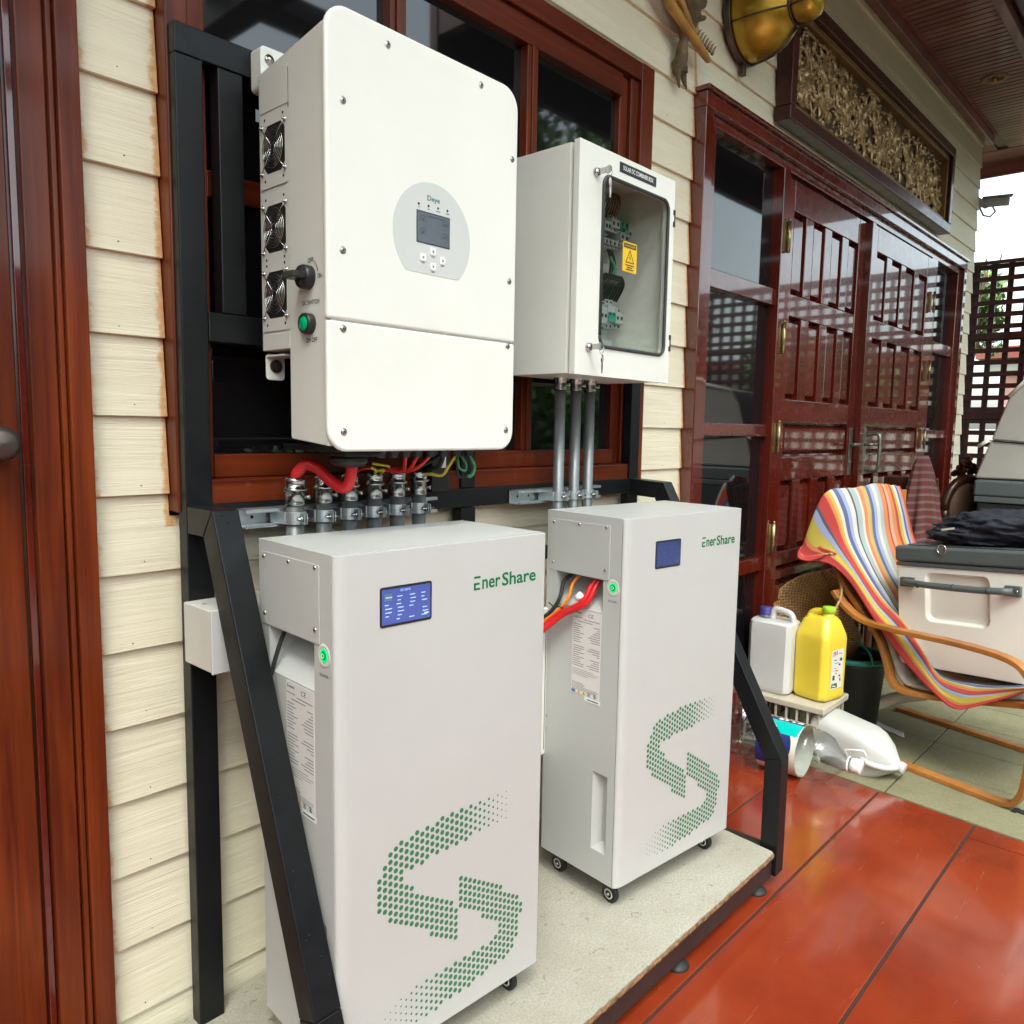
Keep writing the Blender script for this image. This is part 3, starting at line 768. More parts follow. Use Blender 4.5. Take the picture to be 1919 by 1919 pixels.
# ================================================================== steel rack
RK = empty('steel_rack', label='black steel rack frame with sloping side braces holding the inverter', cat='rack')
YF, YB = -.060, -.022
RX0, RX1 = .163, .220      # left post
QX0, QX1 = 1.773, 1.829    # right post
def rb(name, x0, x1, y0, y1, z0, z1, m=None, b=.003): return MB().box(x0, x1, y0, y1, z0, z1).build(name, m or M_BLACK, RK, bevel=b)
rb('post', RX0, RX1, YF, YB, .118, 2.176)
rb('post', QX0, QX1, YF, YB, .118, 2.176)
# mitred top rail
MB().prism([(RX0, 2.1765), (RX1, 2.1765), (QX0, 2.1765), (QX1, 2.1765), (QX1, 2.234), (RX0, 2.234)], 1, YF, YB).build('top_rail', M_BLACK, RK, bevel=.003)
m = MB(); m.quad((RX0 + .002, YF - .0006, 2.231), (RX0 + .004, YF - .0006, 2.231), (RX1 + .002, YF - .0006, 2.172), (RX1, YF - .0006, 2.172)); m.build('weld_seam', M_CAVITY, RK)
rb('post', .945, 1.002, YF, YB, .118, 1.234)
rb('post', .946, 1.001, YF + .001, YB, 1.291, 2.1755)
rb('cross_rail', RX1 + .0005, QX0 - .0005, YF + .0015, YB, 1.236, 1.289)
rb('cross_rail', RX1 + .0005, .9455, YF + .001, YB, 1.627, 1.687)
rb('cross_rail', 1.0015, QX0 - .0005, YF + .001, YB, 1.95, 2.01)
rb('upright', .252, .307, YF + .001, YB, 1.6875, 2.1755)
rb('upright', .66, .72, YF + .001, YB, 1.6875, 2.1755)
# sloping braces: arm, diagonal and foot in one bent tube
def brace(x0, x1, path, nm):
    P = path; n = len(P); t = .057
    inner = []
    out = []
    for i, (y, z) in enumerate(P):
        a = Vector(P[max(i - 1, 0)]); b = Vector((y, z)); c = Vector(P[min(i + 1, n - 1)])
        d1 = (b - a).normalized() if i > 0 else (c - b).normalized(); d2 = (c - b).normalized() if i < n - 1 else d1
        n1 = Vector((d1.y, -d1.x)); n2 = Vector((d2.y, -d2.x)); h = (n1 + n2).normalized(); l_ = t / max(.3, h.dot(n1))
        q = b - h * l_; out.append((y, z)); inner.append((q.x, q.y))
    for i in range(n - 1):
        MB().prism([out[i], out[i + 1], inner[i + 1], inner[i]], 0, x0, x1).build(nm, M_BLACK, RK, bevel=.003)
brace(RX0, RX1, [(YF - .0005, 1.288), (-.168, 1.288), (-.510, .390), (-.596, .165), (-.600, .135)], 'brace')
brace(QX0, QX1, [(YF - .0005, 1.288), (-.200, 1.282), (-.668, .430), (-.668, .040)], 'brace')
# base frame
rb('base_rail', -.02, QX0 - .001, -.655, -.600, .038, .116, M_BRSTEEL)
rb('base_rail', -.02, QX0 - .001, -.060, -.015, .038, .116, M_BRSTEEL)
for x in (.0, .60, 1.20):
    rb('base_joist', x, x + .05, -.5995, -.0605, .040, .115, M_BRSTEEL)
rb('base_joist', QX0, QX1, -.6105, -.0605, .040, .1155, M_BRSTEEL)
for x in (1.235, .25, 1.72):
    for y in (-.628, -.05):
        m = MB(); m.lathe([(.001, 0), (.034, 0), (.035, .003), (.030, .008), (.012, .022), (.006, .024)], (x, y, .0005), (0, 0, 1), 20); ft = m.build('leveling_foot', M_RUBBER, RK)
        MB().cyl((x, y, .020), (x, y, .0375), .004, 8).build('stud', M_GALV, ft)
# paint drips and welds on the left brace
m = MB(); rnd = random.Random(5)
for i in range(26):
    t = rnd.uniform(0, .95); y = -.168 + (-.51 + .168) * t; z = 1.288 + (.39 - 1.288) * t; x = rnd.uniform(RX0 + .01, RX1 - .006)
    m.lathe([(.0022, 0), (.0018, .001), (.0003, .0016)], (x, y - .0004, z), (0, -.93, .36), 7)
m.build('paint_nibs', M_BLACK, RK)['kind'] = 'stuff'
# deck board
dk = empty('deck_board', label='speckled cement board deck of the rack under both battery cabinets', cat='board')
P = rrect(-.02, 1.757, -.668, -.0, (.0, .014, .004, 0), 4)
def deck():
    # uneven chipped front edge
    rnd = random.Random(9); pts = [(-.02, -.010)]
    x = -.02
    while x < 1.742:
        pts.append((x, -.668 + rnd.uniform(-.0016, .0016))); x += rnd.uniform(.008, .02)
    pts += [(1.748, -.667), (1.755, -.660), (1.757, -.652), (1.776, -.480), (1.776, -.0605), (1.772, -.0600), (1.772, -.010)]
    return pts
MB().prism(deck(), 2, .1185, .131).build('board', M_BOARD, dk)
m = MB(); rnd = random.Random(4); x = -.02; P0 = []
while x < 1.75:
    P0.append((x, -.6695 - rnd.uniform(0, .0022))); x += rnd.uniform(.006, .016)
P0.append((1.75, -.6695))
vs = []
for (x, y) in P0: vs += [(x, y, .1165), (x, y - .0004, .1225), (x, y + .0012, .1300 - rnd.uniform(0, .0012))]
fs = []
for i in range(len(P0) - 1):
    for j in (0, 1): fs.append((i * 3 + j, i * 3 + j + 1, i * 3 + j + 4, i * 3 + j + 3))
m.add(vs, fs); m.build('rough_edge', M_PLYEDGE, dk)

# ================================================================== battery cabinets
BW, BDp, BH = .5366, .2845, 1.0209
ZBOT = .208
def dots(fx):
    up = [(.43, .668), (.28, .667), (.16, .657), (.112, .632), (.090, .598), (.088, .53), (.112, .492), (.19, .440), (.286, .381), (.286, .457), (.165, .545), (.147, .565), (.15, .584), (.30, .594), (.43, .602)]
    lo = [(.288, .531), (.386, .466), (.462, .408), (.476, .378), (.473, .315), (.437, .273), (.30, .252), (.155, .247), (.10, .255), (.10, .30), (.159, .326), (.389, .326), (.408, .340), (.4015, .3675), (.288, .452)]
    def inside(P, x, y):
        r_ = False; j = len(P) - 1
        for i in range(len(P)):
            if (P[i][1] > y) != (P[j][1] > y) and x < (P[j][0] - P[i][0]) * (y - P[i][1]) / (P[j][1] - P[i][1]) + P[i][0]: r_ = not r_
            j = i
        return r_
    m = MB(); px, pz = .0128, .0150; i = 0; x = .078
    while x < .485:
        z = .235 + (pz / 2 if i % 2 else 0)
        while z < .68:
            hit = 0
            if inside(up, x, z): hit = 1 if x < .30 or z < .55 else max(.28, 1 - (x - .30) / .17)
            elif inside(lo, x, z): hit = 1 if x > .27 or z > .36 else max(.28, 1 - (.27 - x) / .20)
            if hit:
                r_ = .0053 * hit; cx = fx(x)
                m.add([(cx + r_ * math.cos(R(t)), 0, z + r_ * math.sin(R(t))) for t in range(0, 360, 36)], [tuple(range(10))])
            z += pz
        x += px; i += 1
    return m
def battery(ox, oy, ang, label, fx, scr_mat, near):
    B = empty('battery_cabinet', (ox, oy, 0), ang, label, 'battery cabinet', 'battery cabinets on the deck')
    D = BDp; z0, z1 = ZBOT, ZBOT + BH
    # side geometry numbers (distance from the back, height)
    ry0, ry1, rz1 = .040, .2185, 1.0565       # wiring recess
    rzl = .966                                # where the sloping floor of the recess meets the side
    hy0, hy1, hz0, hz1 = .200, .2535, .291, .515   # grip recess
    # body: left side built as a sheet with openings, rest as a box set in
    yb = D - .052
    SD = .2790
    m = MB()
    # left wall pieces (x=0)
    def wallq(a, b, c, d):
        m.box(0, .0018, -b, -a, c, d)
    wallq(0, SD, rz1, z1 - .0); wallq(0, ry0, rzl, rz1); wallq(ry1, SD, rzl, rz1); wallq(0, SD, hz1, rzl)
    wallq(0, hy0, hz0, hz1); wallq(hy1, SD, hz0, hz1); wallq(0, SD, z0, hz0)
    m.box(.0018, BW, -SD, 0, z1 - .0018, z1); m.box(.0018, BW, -SD, 0, z0, z0 + .0018); m.box(BW - .0018, BW, -SD, 0, z0 + .0018, z1 - .0018); m.box(.0018, BW - .0018, -.0018, 0, z0 + .0018, z1 - .0018)
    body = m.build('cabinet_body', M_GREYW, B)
    # recess tray with sloping floor
    dp = .085
    q = MB(); q.add([(0.001, -ry0, rz1), (0.001, -ry1, rz1), (0.001, -ry1, rzl), (0.001, -ry0, rzl), (dp, -ry0, rz1), (dp, -ry1, rz1), (dp, -ry1, rz1 - .012), (dp, -ry0, rz1 - .012)],
                    [(0, 1, 5, 4), (3, 7, 6, 2), (1, 2, 6, 5), (0, 4, 7, 3), (4, 5, 6, 7)])
    q.build('wiring_recess', M_GREYW, B)
    q = MB(); g_ = .022; e1, e2 = .006, .012
    q.add([(0.001, -hy0, hz0), (0.001, -hy1, hz0), (0.001, -hy1, hz1), (0.001, -hy0, hz1), (g_, -hy0 - .020, hz0 + .022), (g_, -hy1 + .002, hz0 + .022), (g_, -hy1 + .002, hz1 - .004), (g_, -hy0 - .020, hz1 - .004)],
          [(0, 1, 5, 4), (1, 2, 6, 5), (2, 3, 7, 6), (3, 0, 4, 7), (4, 5, 6, 7)])
    q.build('grip_recess', M_GREYW, B)
    # front door: rounded vertical edges, separated by a fine seam
    t = .0018; r_ = .028; P = []; DF = .0100
    yb_ = -(SD + .0016)
    P.append((0.0, yb_)); 
    for i in range(9):
        a = R(180 + 90 * i / 8); P.append((r_ + r_ * math.cos(a), yb_ - .001 + (D + DF + yb_ - .001) * math.sin(a)))
    for i in range(7):
        a = R(270 + 90 * i / 6); q_ = .009; P.append((BW - q_ + q_ * math.cos(a), -D - DF + q_ + q_ * math.sin(a)))
    P.append((BW, yb_))
    dm = MB(); n = len(P); zz0, zz1 = z0 + .0, z1 - .0005
    dm.add([(x, y, zz0) for x, y in P] + [(x, y, zz1) for x, y in P], [tuple(range(n)), tuple(range(2 * n - 1, n - 1, -1))] + [(i, i + n, (i + 1) % n + n, (i + 1) % n) for i in range(n)])
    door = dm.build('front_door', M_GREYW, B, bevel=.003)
    yf = -D - DF
    MB().box(.0015, BW - .0015, -SD - .0016, -SD, z0 + .002, z1 - .002).build('seam', M_CAVITY, B)
    # cover plate over the terminals
    cp = MB().box(-.0022, -.0002, -.2395, -.014, rz1 + .002, 1.206).build('cover_plate', M_GREYW, B, bevel=.0008)
    for (y, z) in ((.026, 1.1965), (.1268, 1.1985), (.2265, 1.2005), (.0262, 1.0808), (.2253, 1.0843)):
        s_ = MB(); s_.lathe([(.0046, 0), (.0044, .0014), (.0025, .0024), (.0001, .0026)], (-.0022, -y, z), (-1, 0, 0), 12); so = s_.build('screw', M_NICKEL, B)
        MB().box(-.0054, -.0046, -y - .0006, -y + .0006, z - .0024, z + .0024).build('slot', M_CAVITY, so)
    for (y, z) in ((.012, .93), (.012, .62), (.012, .585)):
        MB().lathe([(.0036, 0), (.0034, .0012), (.0001, .002)], (-.0002, -y, z), (-1, 0, 0), 10).build('screw', M_NICKEL, B)
    # power button in a dished ring
    by, bz = .2535, 1.0415
    pb = MB(); pb.lathe([(.0225, .0), (.0205, .0012), (.0165, .0008), (.0125, -.0002)], (-.0003, -by, bz), (-1, 0, 0), 26); pbo = pb.build('power_button', M_GREYP, B)
    MB().lathe([(.0125, -.0002), (.0125, .0010), (.0088, .0010), (.0088, .0004)], (-.0004, -by, bz), (-1, 0, 0), 22).build('led_ring', M_LED, pbo)
    MB().lathe([(.0088, .0006), (.0060, .0016), (.0001, .0018)], (-.0004, -by, bz), (-1, 0, 0), 18).build('button_cap', M_BTN_G, pbo)
    MB().lathe([(.0048, .0030), (.0030, .0034), (.0030, .0030)], (-.0004, -by, bz), (-1, 0, 0), 16).build('power_symbol', M_WHITEP, pbo)
    text('POWER', 'lettering', M_PRINT, B, (-.0006, -by + .0145, 1.001), LEFT, w=.029, h=.0058)
    # type label
    la = MB(); la.box(-.0009, -.0003, -.2165, -.1085, .7205, .962)
    lo = la.build('type_label', M_LABEL, B)
    pr_ = MB(); rnd = random.Random(3)
    def dash(y0_, y1_, z, h): pr_.quad((-.0012, -y0_, z), (-.0012, -y1_, z), (-.0012, -y1_, z + h), (-.0012, -y0_, z + h))
    dash(.114, .118, .949, .007); dash(.120, .142, .950, .004)
    for y0_, y1_, z in ((.112, .145, .938), (.150, .212, .934), (.13, .185, .927)): dash(y0_, y1_, z, .0022)
    z = .918
    while z > .795:
        if not (.862 < z < .868):
            w1 = rnd.uniform(.022, .045); dash(.112, .112 + w1, z, .0021)
            if rnd.random() > .3: w2 = rnd.uniform(.006, .05); dash(.213 - w2, .213, z, .0021)
        z -= .0062
    for z, w_ in ((.790, .08), (.785, .10), (.780, .09), (.775, .06), (.752, .04), (.748, .05), (.744, .045), (.740, .098), (.736, .098), (.732, .09)): dash(.112, .112 + w_, z, .0013)
    pr_.build('label_text', M_LABELT, lo)
    text('CE', 'ce_mark', M_PRINT, lo, (-.0013, -.168, .944), LEFT, w=.019, h=.010)
    icz = .7225
    m = MB(); m.quad((-.0013, -.111, icz), (-.0013, -.125, icz), (-.0013, -.125, icz + .008), (-.0013, -.111, icz + .008)); m.build('blue_icon', M_BLUEI, lo)
    for yy in (.132, .152):
        m = MB(); m.add([(-.0013, -yy, icz), (-.0013, -yy - .013, icz), (-.0013, -yy - .0065, icz + .010)], [(0, 1, 2)]); t_ = m.build('warning_icon', M_WARN, lo)
        m = MB(); m.quad((-.0016, -yy - .0058, icz + .0025), (-.0016, -yy - .0075, icz + .0025), (-.0016, -yy - .0075, icz + .0065), (-.0016, -yy - .0058, icz + .0065)); m.build('mark', M_PRINT, lo)
    for yy in (.1775, .2000):
        MB().lathe([(.0058, .0), (.0058, .0002), (.0048, .0002), (.0048, 0)], (-.0014, -yy, icz + .005), (-1, 0, 0), 18).build('round_icon', M_PRINT, lo)
        MB().box(-.0016, -.0013, -yy - .0012, -yy + .0012, icz + .002, icz + .008).build('mark', M_PRINT, lo)
    sn = MB().box(-.0009, -.0003, -.2200, -.1600, .7065, .7190).build('serial_sticker', M_WHITEP, B)
    m = MB(); m.quad((-.0012, -.172, .711), (-.0012, -.214, .711), (-.0012, -.214, .7138), (-.0012, -.172, .7138)); m.build('label_text', M_PRINT, sn)
    # display
    sx0, sx1 = fx(.0925), fx(.213)
    MB().prism([(x, z) for x, z in rrect(sx0, sx1, 1.0845, 1.161, .005, 4)], 1, yf - .0012, yf - .0001).build('display_bezel', M_DARK, B)
    ds = MB().box(sx0 + .004, sx1 - .004, yf - .0018, yf - .0013, 1.0895, 1.1565).build('display', scr_mat, B)
    w_ = sx1 - sx0
    if near:
        text('EN BMS', 'display_text', M_SCRTXT, ds, (sx0 + w_ * .38, yf - .0021, 1.1495), FRONT, h=.0042, w=.023)
    st = MB(); rnd = random.Random(11)
    def sq(a, b, z, h): st.quad((a, yf - .0022, z), (b, yf - .0022, z), (b, yf - .0022, z + h), (a, yf - .0022, z + h))
    for r__ in range(7):
        z = 1.140 - r__ * .0072
        for c_ in (0.08, .30, .54, .78):
            if rnd.random() > .12: a = sx0 + w_ * (c_ + rnd.uniform(0, .03)); sq(a, a + w_ * rnd.uniform(.06, .13), z, .0018)
    sq(sx0 + w_ * .84, sx0 + w_ * .93, 1.098, .0034)
    st.build('display_rows', M_SCRTXT if near else M_SCREEN, ds)
    if near:
        MB().box(sx0 + .009, sx0 + .026, yf - .0021, yf - .0019, 1.134, 1.148).build('display_icon', plain('display_green_grey', (.05, .09, .12), .4, emit=((.16, .30, .36), .08)), ds)
    # brand lettering: E with a separate top bar
    tx0, tx1 = fx(.3225), fx(.5025); tw = tx1 - tx0; zt0 = 1.1262; ch = .0272
    y = yf - .0006
    m = MB(); e = tw * .092
    for (a, b, c, d) in ((0, e, 0, .0042), (0, e * .92, .0108, .0150), (0, e * 1.06, .0245, .0287)): m.quad((tx0 + a, y, zt0 + c), (tx0 + b, y, zt0 + c), (tx0 + b, y, zt0 + d), (tx0 + a, y, zt0 + d))
    m.quad((tx0, y, zt0), (tx0 + .0045, y, zt0), (tx0 + .0045, y, zt0 + .0150), (tx0, y, zt0 + .0150))
    m.build('lettering', M_GREEN, B)
    text('ner', 'lettering', M_GREEN, B, (tx0 + tw * .125, y, zt0), FRONT, w=tw * .285, h=.0205, bold=.018)
    text('Share', 'lettering', M_GREEN, B, (tx0 + tw * .435, y, zt0 - .0006), FRONT, w=tw * .565, h=.0290, bold=.018)
    dm_ = dots(fx); dm_.v = [(a, yf - .0005, c) for a, b, c in dm_.v]
    dt = dm_.build('dot_emblem', M_DOTS, B); dt['kind'] = 'stuff'
    # casters
    for (x, d) in ((.045, .045), (.045, D - .035), (BW - .045, D - .035), (BW - .045, .045)):
        cs = empty('caster', (0, 0, 0)); cs.parent = B
        q = MB(); q.lathe([(.016, 0), (.022, -.004), (.024, -.018), (.015, -.024)], (x, -d, ZBOT - .001), (0, 0, 1), 14); q.box(x - .010, x - .007, -d - .006, -d + .030, ZBOT - .050, ZBOT - .016); q.box(x + .007, x + .010, -d - .006, -d + .030, ZBOT - .050, ZBOT - .016); q.build('fork', M_DARK, cs)
        zc = .131 + .0265
        q = MB(); q.lathe([(.010, -.0065), (.022, -.0085), (.0265, -.006), (.0268, 0), (.0265, .006), (.022, .0085), (.010, .0065)], (x, -d + .010, zc), (1, 0, 0), 20); q.build('tyre', M_RUBBER, cs)
        for s_ in (-1, 1):
            q = MB(); q.lathe([(.0150, .0086), (.0150, .0100), (.0110, .0105), (.0110, .0096)], (x, -d + .010, zc), (s_, 0, 0), 18); q.build('rim', M_LABEL, cs)
            q = MB(); q.lathe([(.0055, .009), (.0055, .0150), (.001, .0160)], (x, -d + .010, zc), (s_, 0, 0), 10); q.build('axle_nut', M_NICKEL, cs)
    return B
NBt = battery(.2468, -.1965, -.0677, 'near battery cabinet with bright blue display, partly behind the left sloping brace', lambda x: x, M_SCREEN, True)
FBt = battery(1.1570, -.2003, -.1077, 'far battery cabinet with dim display and orange and red cables leaving its side', lambda x: .036 + .925 * x, M_SCREEN2, False)

# cable of the near cabinet : plain black
m = MB()
m.tube(smooth_path([(.276, -.262, 1.065), (.2555, -.262, 1.03), (.240, -.255, .975), (.232, -.245, .93), (.235, -.225, .88), (.26, -.17, .84), (.29, -.14, .80)], 30), .0045, 8)
tag(m.build('black_cable', M_RUBBER), 'thin black cable curving out of the near battery cabinet side', 'cable')
def fw(lx, ld, z, A=(1.1570, -.2003, -.1077)):
    a = A[2]; return Vector((A[0] + lx * math.cos(a) + ld * math.sin(a), A[1] + lx * math.sin(a) - ld * math.cos(a), z))
CH = empty('cable_bundle', label='bundle of red, orange and black cables leaving the far battery cabinet', cat='cables')
for nm, mt, off, r_ in (('red_cable', M_RED, (0, .0, 0), .0075), ('red_cable', M_RED, (.0, .016, .006), .0075), ('orange_cable', M_ORANGE, (-.006, -.016, .002), .0048), ('black_cable', M_RUBBER, (.004, -.034, -.004), .0055)):
    o_ = Vector(off); st_ = .176 if nm == 'red_cable' else (.125 if nm == 'orange_cable' else .108)
    P = [fw(.035, st_ + o_.y * .5, 1.062), fw(.010, st_ - .012 + o_.y, 1.03), fw(-.012, st_ * .75 + .02 + o_.y, .985), fw(-.030, .085 + o_.y, .945), fw(-.052, .045 + o_.y, .905), fw(-.075, .01 + o_.y * .7, .86), fw(-.09, -.02, .80), fw(-.095, -.04, .70)]
    m = MB(); m.tube(smooth_path(P, 34), r_, 9); m.build(nm, mt, CH)
m = MB(); p = fw(-.010, .140, 1.000); d = (fw(-.030, .085, .945) - fw(.012, .168, 1.04)).normalized()
m.cyl(p - d * .010 + Vector((-.001, 0, 0)), p + d * .010 + Vector((-.001, 0, 0)), .0098, 12); m.build('white_marker', M_WHITEP, CH)
for q_ in (fw(-.026, .080, .948), fw(-.064, .024, .88)):
    m = MB()
    m.tube([q_ + Vector((0, math.cos(R(t)) * .026, math.sin(R(t)) * .014)) for t in range(0, 361, 24)], .0022, 6); m.tube([q_ + Vector((0, .02, .01)), q_ + Vector((-.004, .036, .022))], .002, 5); m.build('cable_tie', M_RUBBER, CH)

# ================================================================== inverter
IV = empty('inverter', label='large white wall-mounted inverter with round-topped control panel and three side fans', cat='inverter')
PX0, PX1, PZ0, PZ1, PY = .3090, .8360, 1.4075, 2.2345, -.352
SX = .318
m = MB()
body_z0 = 1.428
# body as a side profile extruded in x: heat-sink part at the back stops higher
prof = [(-.100, 1.612), (-.206, 1.612), (-.206, 1.434), (-.210, 1.430), (-.3375, 1.418), (-.3375, 2.206), (-.100, 2.168)]
m.prism(prof, 0, SX, .822)
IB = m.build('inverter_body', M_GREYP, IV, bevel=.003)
# front panels (upper and lower) with rounded outer corners, wrapping over the front
zs = 1.660
for (a, b, rr) in ((zs + .0016, PZ1, (.006, .006, .050, .050)), (PZ0, zs - .0016, (.046, .046, .006, .006))):
    P = rrect(PX0, PX1, a, b, rr, 8)
    pm = MB(); pm.prism(P, 1, PY, -.3385); pm.build('front_panel', M_WHITE, IV, bevel=.006, seg=4)
MB().box(PX0 + .012, PX1 - .012, -.345, -.338, PZ0 + .03, PZ1 - .03).build('panel_back', M_GREYP, IV)
for lx, z in ((.1346, 2.2008), (.3936, 2.2075), (.0286, 2.0652), (.498, 2.077), (.0266, 1.7917), (.4945, 1.8014), (.0264, 1.6446), (.4925, 1.6521), (.0264, 1.4466), (.4910, 1.4543)):
    x = SX + lx
    s_ = MB(); s_.lathe([(.0075, -.0002), (.0068, .0006), (.0050, -.0004), (.0040, .0012), (.0016, .0014)], (x, PY - .0006, z), (0, -1, 0), 18); so = s_.build('screw', M_NICKEL, IV)
    s_ = MB(); s_.lathe([(.0020, .0016), (.0001, .0016)], (x, PY - .0006, z), (0, -1, 0), 8); s_.build('socket', M_CAVITY, so)
# control panel: round top, straight chord below
cx, cz = .2563 + SX, 1.8585
P = []
rx, rz = .1085, .1085
for i in range(49):
    a = R(-47 + (274) * i / 48); P.append((cx + rx * math.cos(a), cz + rz * math.sin(a)))
oy = PY
pnl = MB(); pnl.prism(P, 1, oy - .0006, oy + .002); pn = pnl.build('control_panel', M_PANEL, IV)
lx0_, lx1_ = SX + .2095, SX + .3030
MB().box(lx0_, lx1_, oy - .0014, oy - .0007, 1.8405, 1.9055).build('display_bezel', plain('lcd_frame', (.04, .05, .055), .3), pn)
lcd = MB().box(lx0_ + .002, lx1_ - .0025, oy - .0019, oy - .0015, 1.8425, 1.9025).build('display', M_LCD, pn)
sm_ = MB()
for (a, z) in ((.226, 1.888), (.288, 1.888), (.226, 1.862), (.288, 1.862)):
    c_ = Vector((SX + a, oy - .0022, z)); n = 14
    o1 = [c_ + Vector((.0095 * math.cos(R(-40 + 260 * i / n)), 0, .0095 * math.sin(R(-40 + 260 * i / n)))) for i in range(n + 1)]
    o2 = [c_ + Vector((.0078 * math.cos(R(-40 + 260 * i / n)), 0, .0078 * math.sin(R(-40 + 260 * i / n)))) for i in range(n + 1)]
    sm_.add(o1 + o2, [(i, i + 1, i + 2 + n, i + 1 + n) for i in range(n)])
    sm_.box(c_.x - .0028, c_.x + .0028, c_.y - .0001, c_.y, c_.z - .003, c_.z + .003)
sm_.box(SX + .238, SX + .282, oy - .0023, oy - .0022, 1.8965, 1.8985)
sm_.build('display_symbols', plain('lcd_ink', (.045, .055, .07), .4), pn)
text('Deye', 'lettering', M_TEAL, pn, (SX + .2388, oy - .0010, 1.9262), FRONT, w=.0355, h=.0140, bold=.015)
for i in range(4):
    x = SX + .2154 + i * .0269; z = 1.918 + i * .0005
    MB().lathe([(.0027, 0), (.0024, .0008), (.0001, .0009)], (x, oy - .0007, z), (0, -1, 0), 12).build('indicator', M_DARK, pn)
    q = MB(); w_ = (.004, .005, .012, .011)[i]; q.quad((x - w_ / 2, oy - .0009, z - .0075), (x + w_ / 2, oy - .0009, z - .0075), (x + w_ / 2, oy - .0009, z - .006), (x - w_ / 2, oy - .0009, z - .006)); q.build('small_print', M_PRINT, pn)
for (a, z, tri) in ((.2549, 1.8275, 90), (.2277, 1.8115, 180), (.2825, 1.8130, 0), (.2552, 1.7965, 270)):
    bt = MB(); bt.prism(rrect(SX + a - .0080, SX + a + .0080, z - .0080, z + .0080, .0028, 4), 1, oy - .0024, oy - .0007); b_ = bt.build('key', M_WHITEP, pn, bevel=.0006)
    q = MB(); q.add([(SX + a + .0038 * math.cos(R(tri + t)), oy - .0027, z + .0038 * math.sin(R(tri + t))) for t in (0, 120, 240)], [(0, 1, 2)]); q.build('key_symbol', M_TEAL, b_)
    q = MB(); q.quad((SX + a - .004, oy - .0009, z - .0118), (SX + a + .004, oy - .0009, z - .0118), (SX + a + .004, oy - .0009, z - .0104), (SX + a - .004, oy - .0009, z - .0104)); q.build('small_print', M_PRINT, pn)
# fan cover plates on the left side
def fan(ix, ya, yb_, z0, z1, fy, fz, fh):
    cvx = SX - .0022
    fp = MB(); r_ = .0415; a_ = (yb_ - ya)
    # plate with an octagonal opening
    ow, oh = .0405, fh; ch = .014
    O = [(fy - ow + ch, fz - oh), (fy + ow - ch, fz - oh), (fy + ow, fz - oh + ch), (fy + ow, fz + oh - ch), (fy + ow - ch, fz + oh), (fy - ow + ch, fz + oh), (fy - ow, fz + oh - ch), (fy - ow, fz - oh + ch)]
    C = [(ya, z0), (yb_, z0), (yb_, z0), (yb_, z1), (yb_, z1), (ya, z1), (ya, z1), (ya, z0)]
    vs = [(cvx, -a, b) for a, b in O] + [(cvx, -a, b) for a, b in C] + [(SX + .0, -a, b) for a, b in O]
    fs = [(i, (i + 1) % 8, 8 + (i + 1) % 8, 8 + i) for i in range(8)] + [(i, 16 + i, 16 + (i + 1) % 8, (i + 1) % 8) for i in range(8)]
    fp.add(vs, fs)
    F = fp.build('fan_plate', M_GREYP, IV)
    q = MB(); q.prism(O, 0, SX - .0006, SX - .0003); q.v = [(x, -y, z) for x, y, z in q.v]; q.build('fan_opening', M_CAVITY, F)
    q = MB(); q.lathe([(.0001, .002), (.012, .002), (.0135, .0)], (SX - .0004, -fy, fz), (-1, 0, 0), 18); q.build('fan_hub', M_DARK, F)
    q = MB()
    for i in range(7):
        a = 2 * math.pi * i / 7
        u1 = Vector((0, math.cos(a), math.sin(a))); u2 = Vector((0, math.cos(a + .55), math.sin(a + .55))); c_ = Vector((SX - .0012, -fy, fz))
        q.quad(c_ + u1 * .013, c_ + u1 * .037 + Vector((-.0006, 0, 0)), c_ + u2 * .036, c_ + u2 * .013)
    q.build('fan_blades', M_RUBBER, F)
    q = MB(); gx = cvx - .0035
    for r_ in (.0085, .0145, .0205, .0262, .0320, .0375):
        q.tube([(gx, -fy + r_ * math.cos(R(t)), fz + r_ * 1.04 * math.sin(R(t))) for t in range(0, 361, 15)], .00095, 5)
    for sy, sz in ((1, 1), (1, -1), (-1, 1), (-1, -1)):
        q.tube([(gx - .0015, -fy + sy * .006, fz + sz * .008), (gx - .0015, -fy + sy * .031, fz + sz * .034), (gx + .001, -fy + sy * .0405, fz + sz * .043)], .0011, 5)
    q.build('finger_guard', M_CHROME, F)
    for sy, sz in ((1, 1), (1, -1), (-1, 1), (-1, -1)):
        q = MB(); q.lathe([(.0048, 0), (.0048, .003), (.0028, .0035), (.0026, .007), (.0001, .0075)], (cvx, -fy + sy * .0425, fz + sz * .0455), (-1, 0, 0), 8); q.build('screw', M_CHROME, F)
        q = MB(); q.lathe([(.0032, .0002), (.0001, .0003)], (cvx, -fy + sy * .034, fz + sz * .060), (-1, 0, 0), 10); q.build('slot_hole', M_CAVITY, F)
FY = .1605
MB().box(SX - .0015, SX - .0001, -.2115, -.1085, 2.0885, 2.165).build('side_cover', M_GREYP, IV, bevel=.0006)
fan(0, .1085, .2115, 1.9385, 2.0840, FY, 2.0130, .047)
fan(1, .1085, .2105, 1.7900, 1.9245, FY, 1.8560, .047)
fan(2, .1085, .2095, 1.6510, 1.7895, FY, 1.7240, .047)
MB().box(SX - .0015, SX - .0001, -.2090, -.1085, 1.6130, 1.6460).build('side_cover', M_GREYP, IV, bevel=.0006)
q = MB(); q.box(SX - .0012, SX - .0002, -.2122, -.2116, 2.08, 2.155); q.build('seam', M_CAVITY, IV)
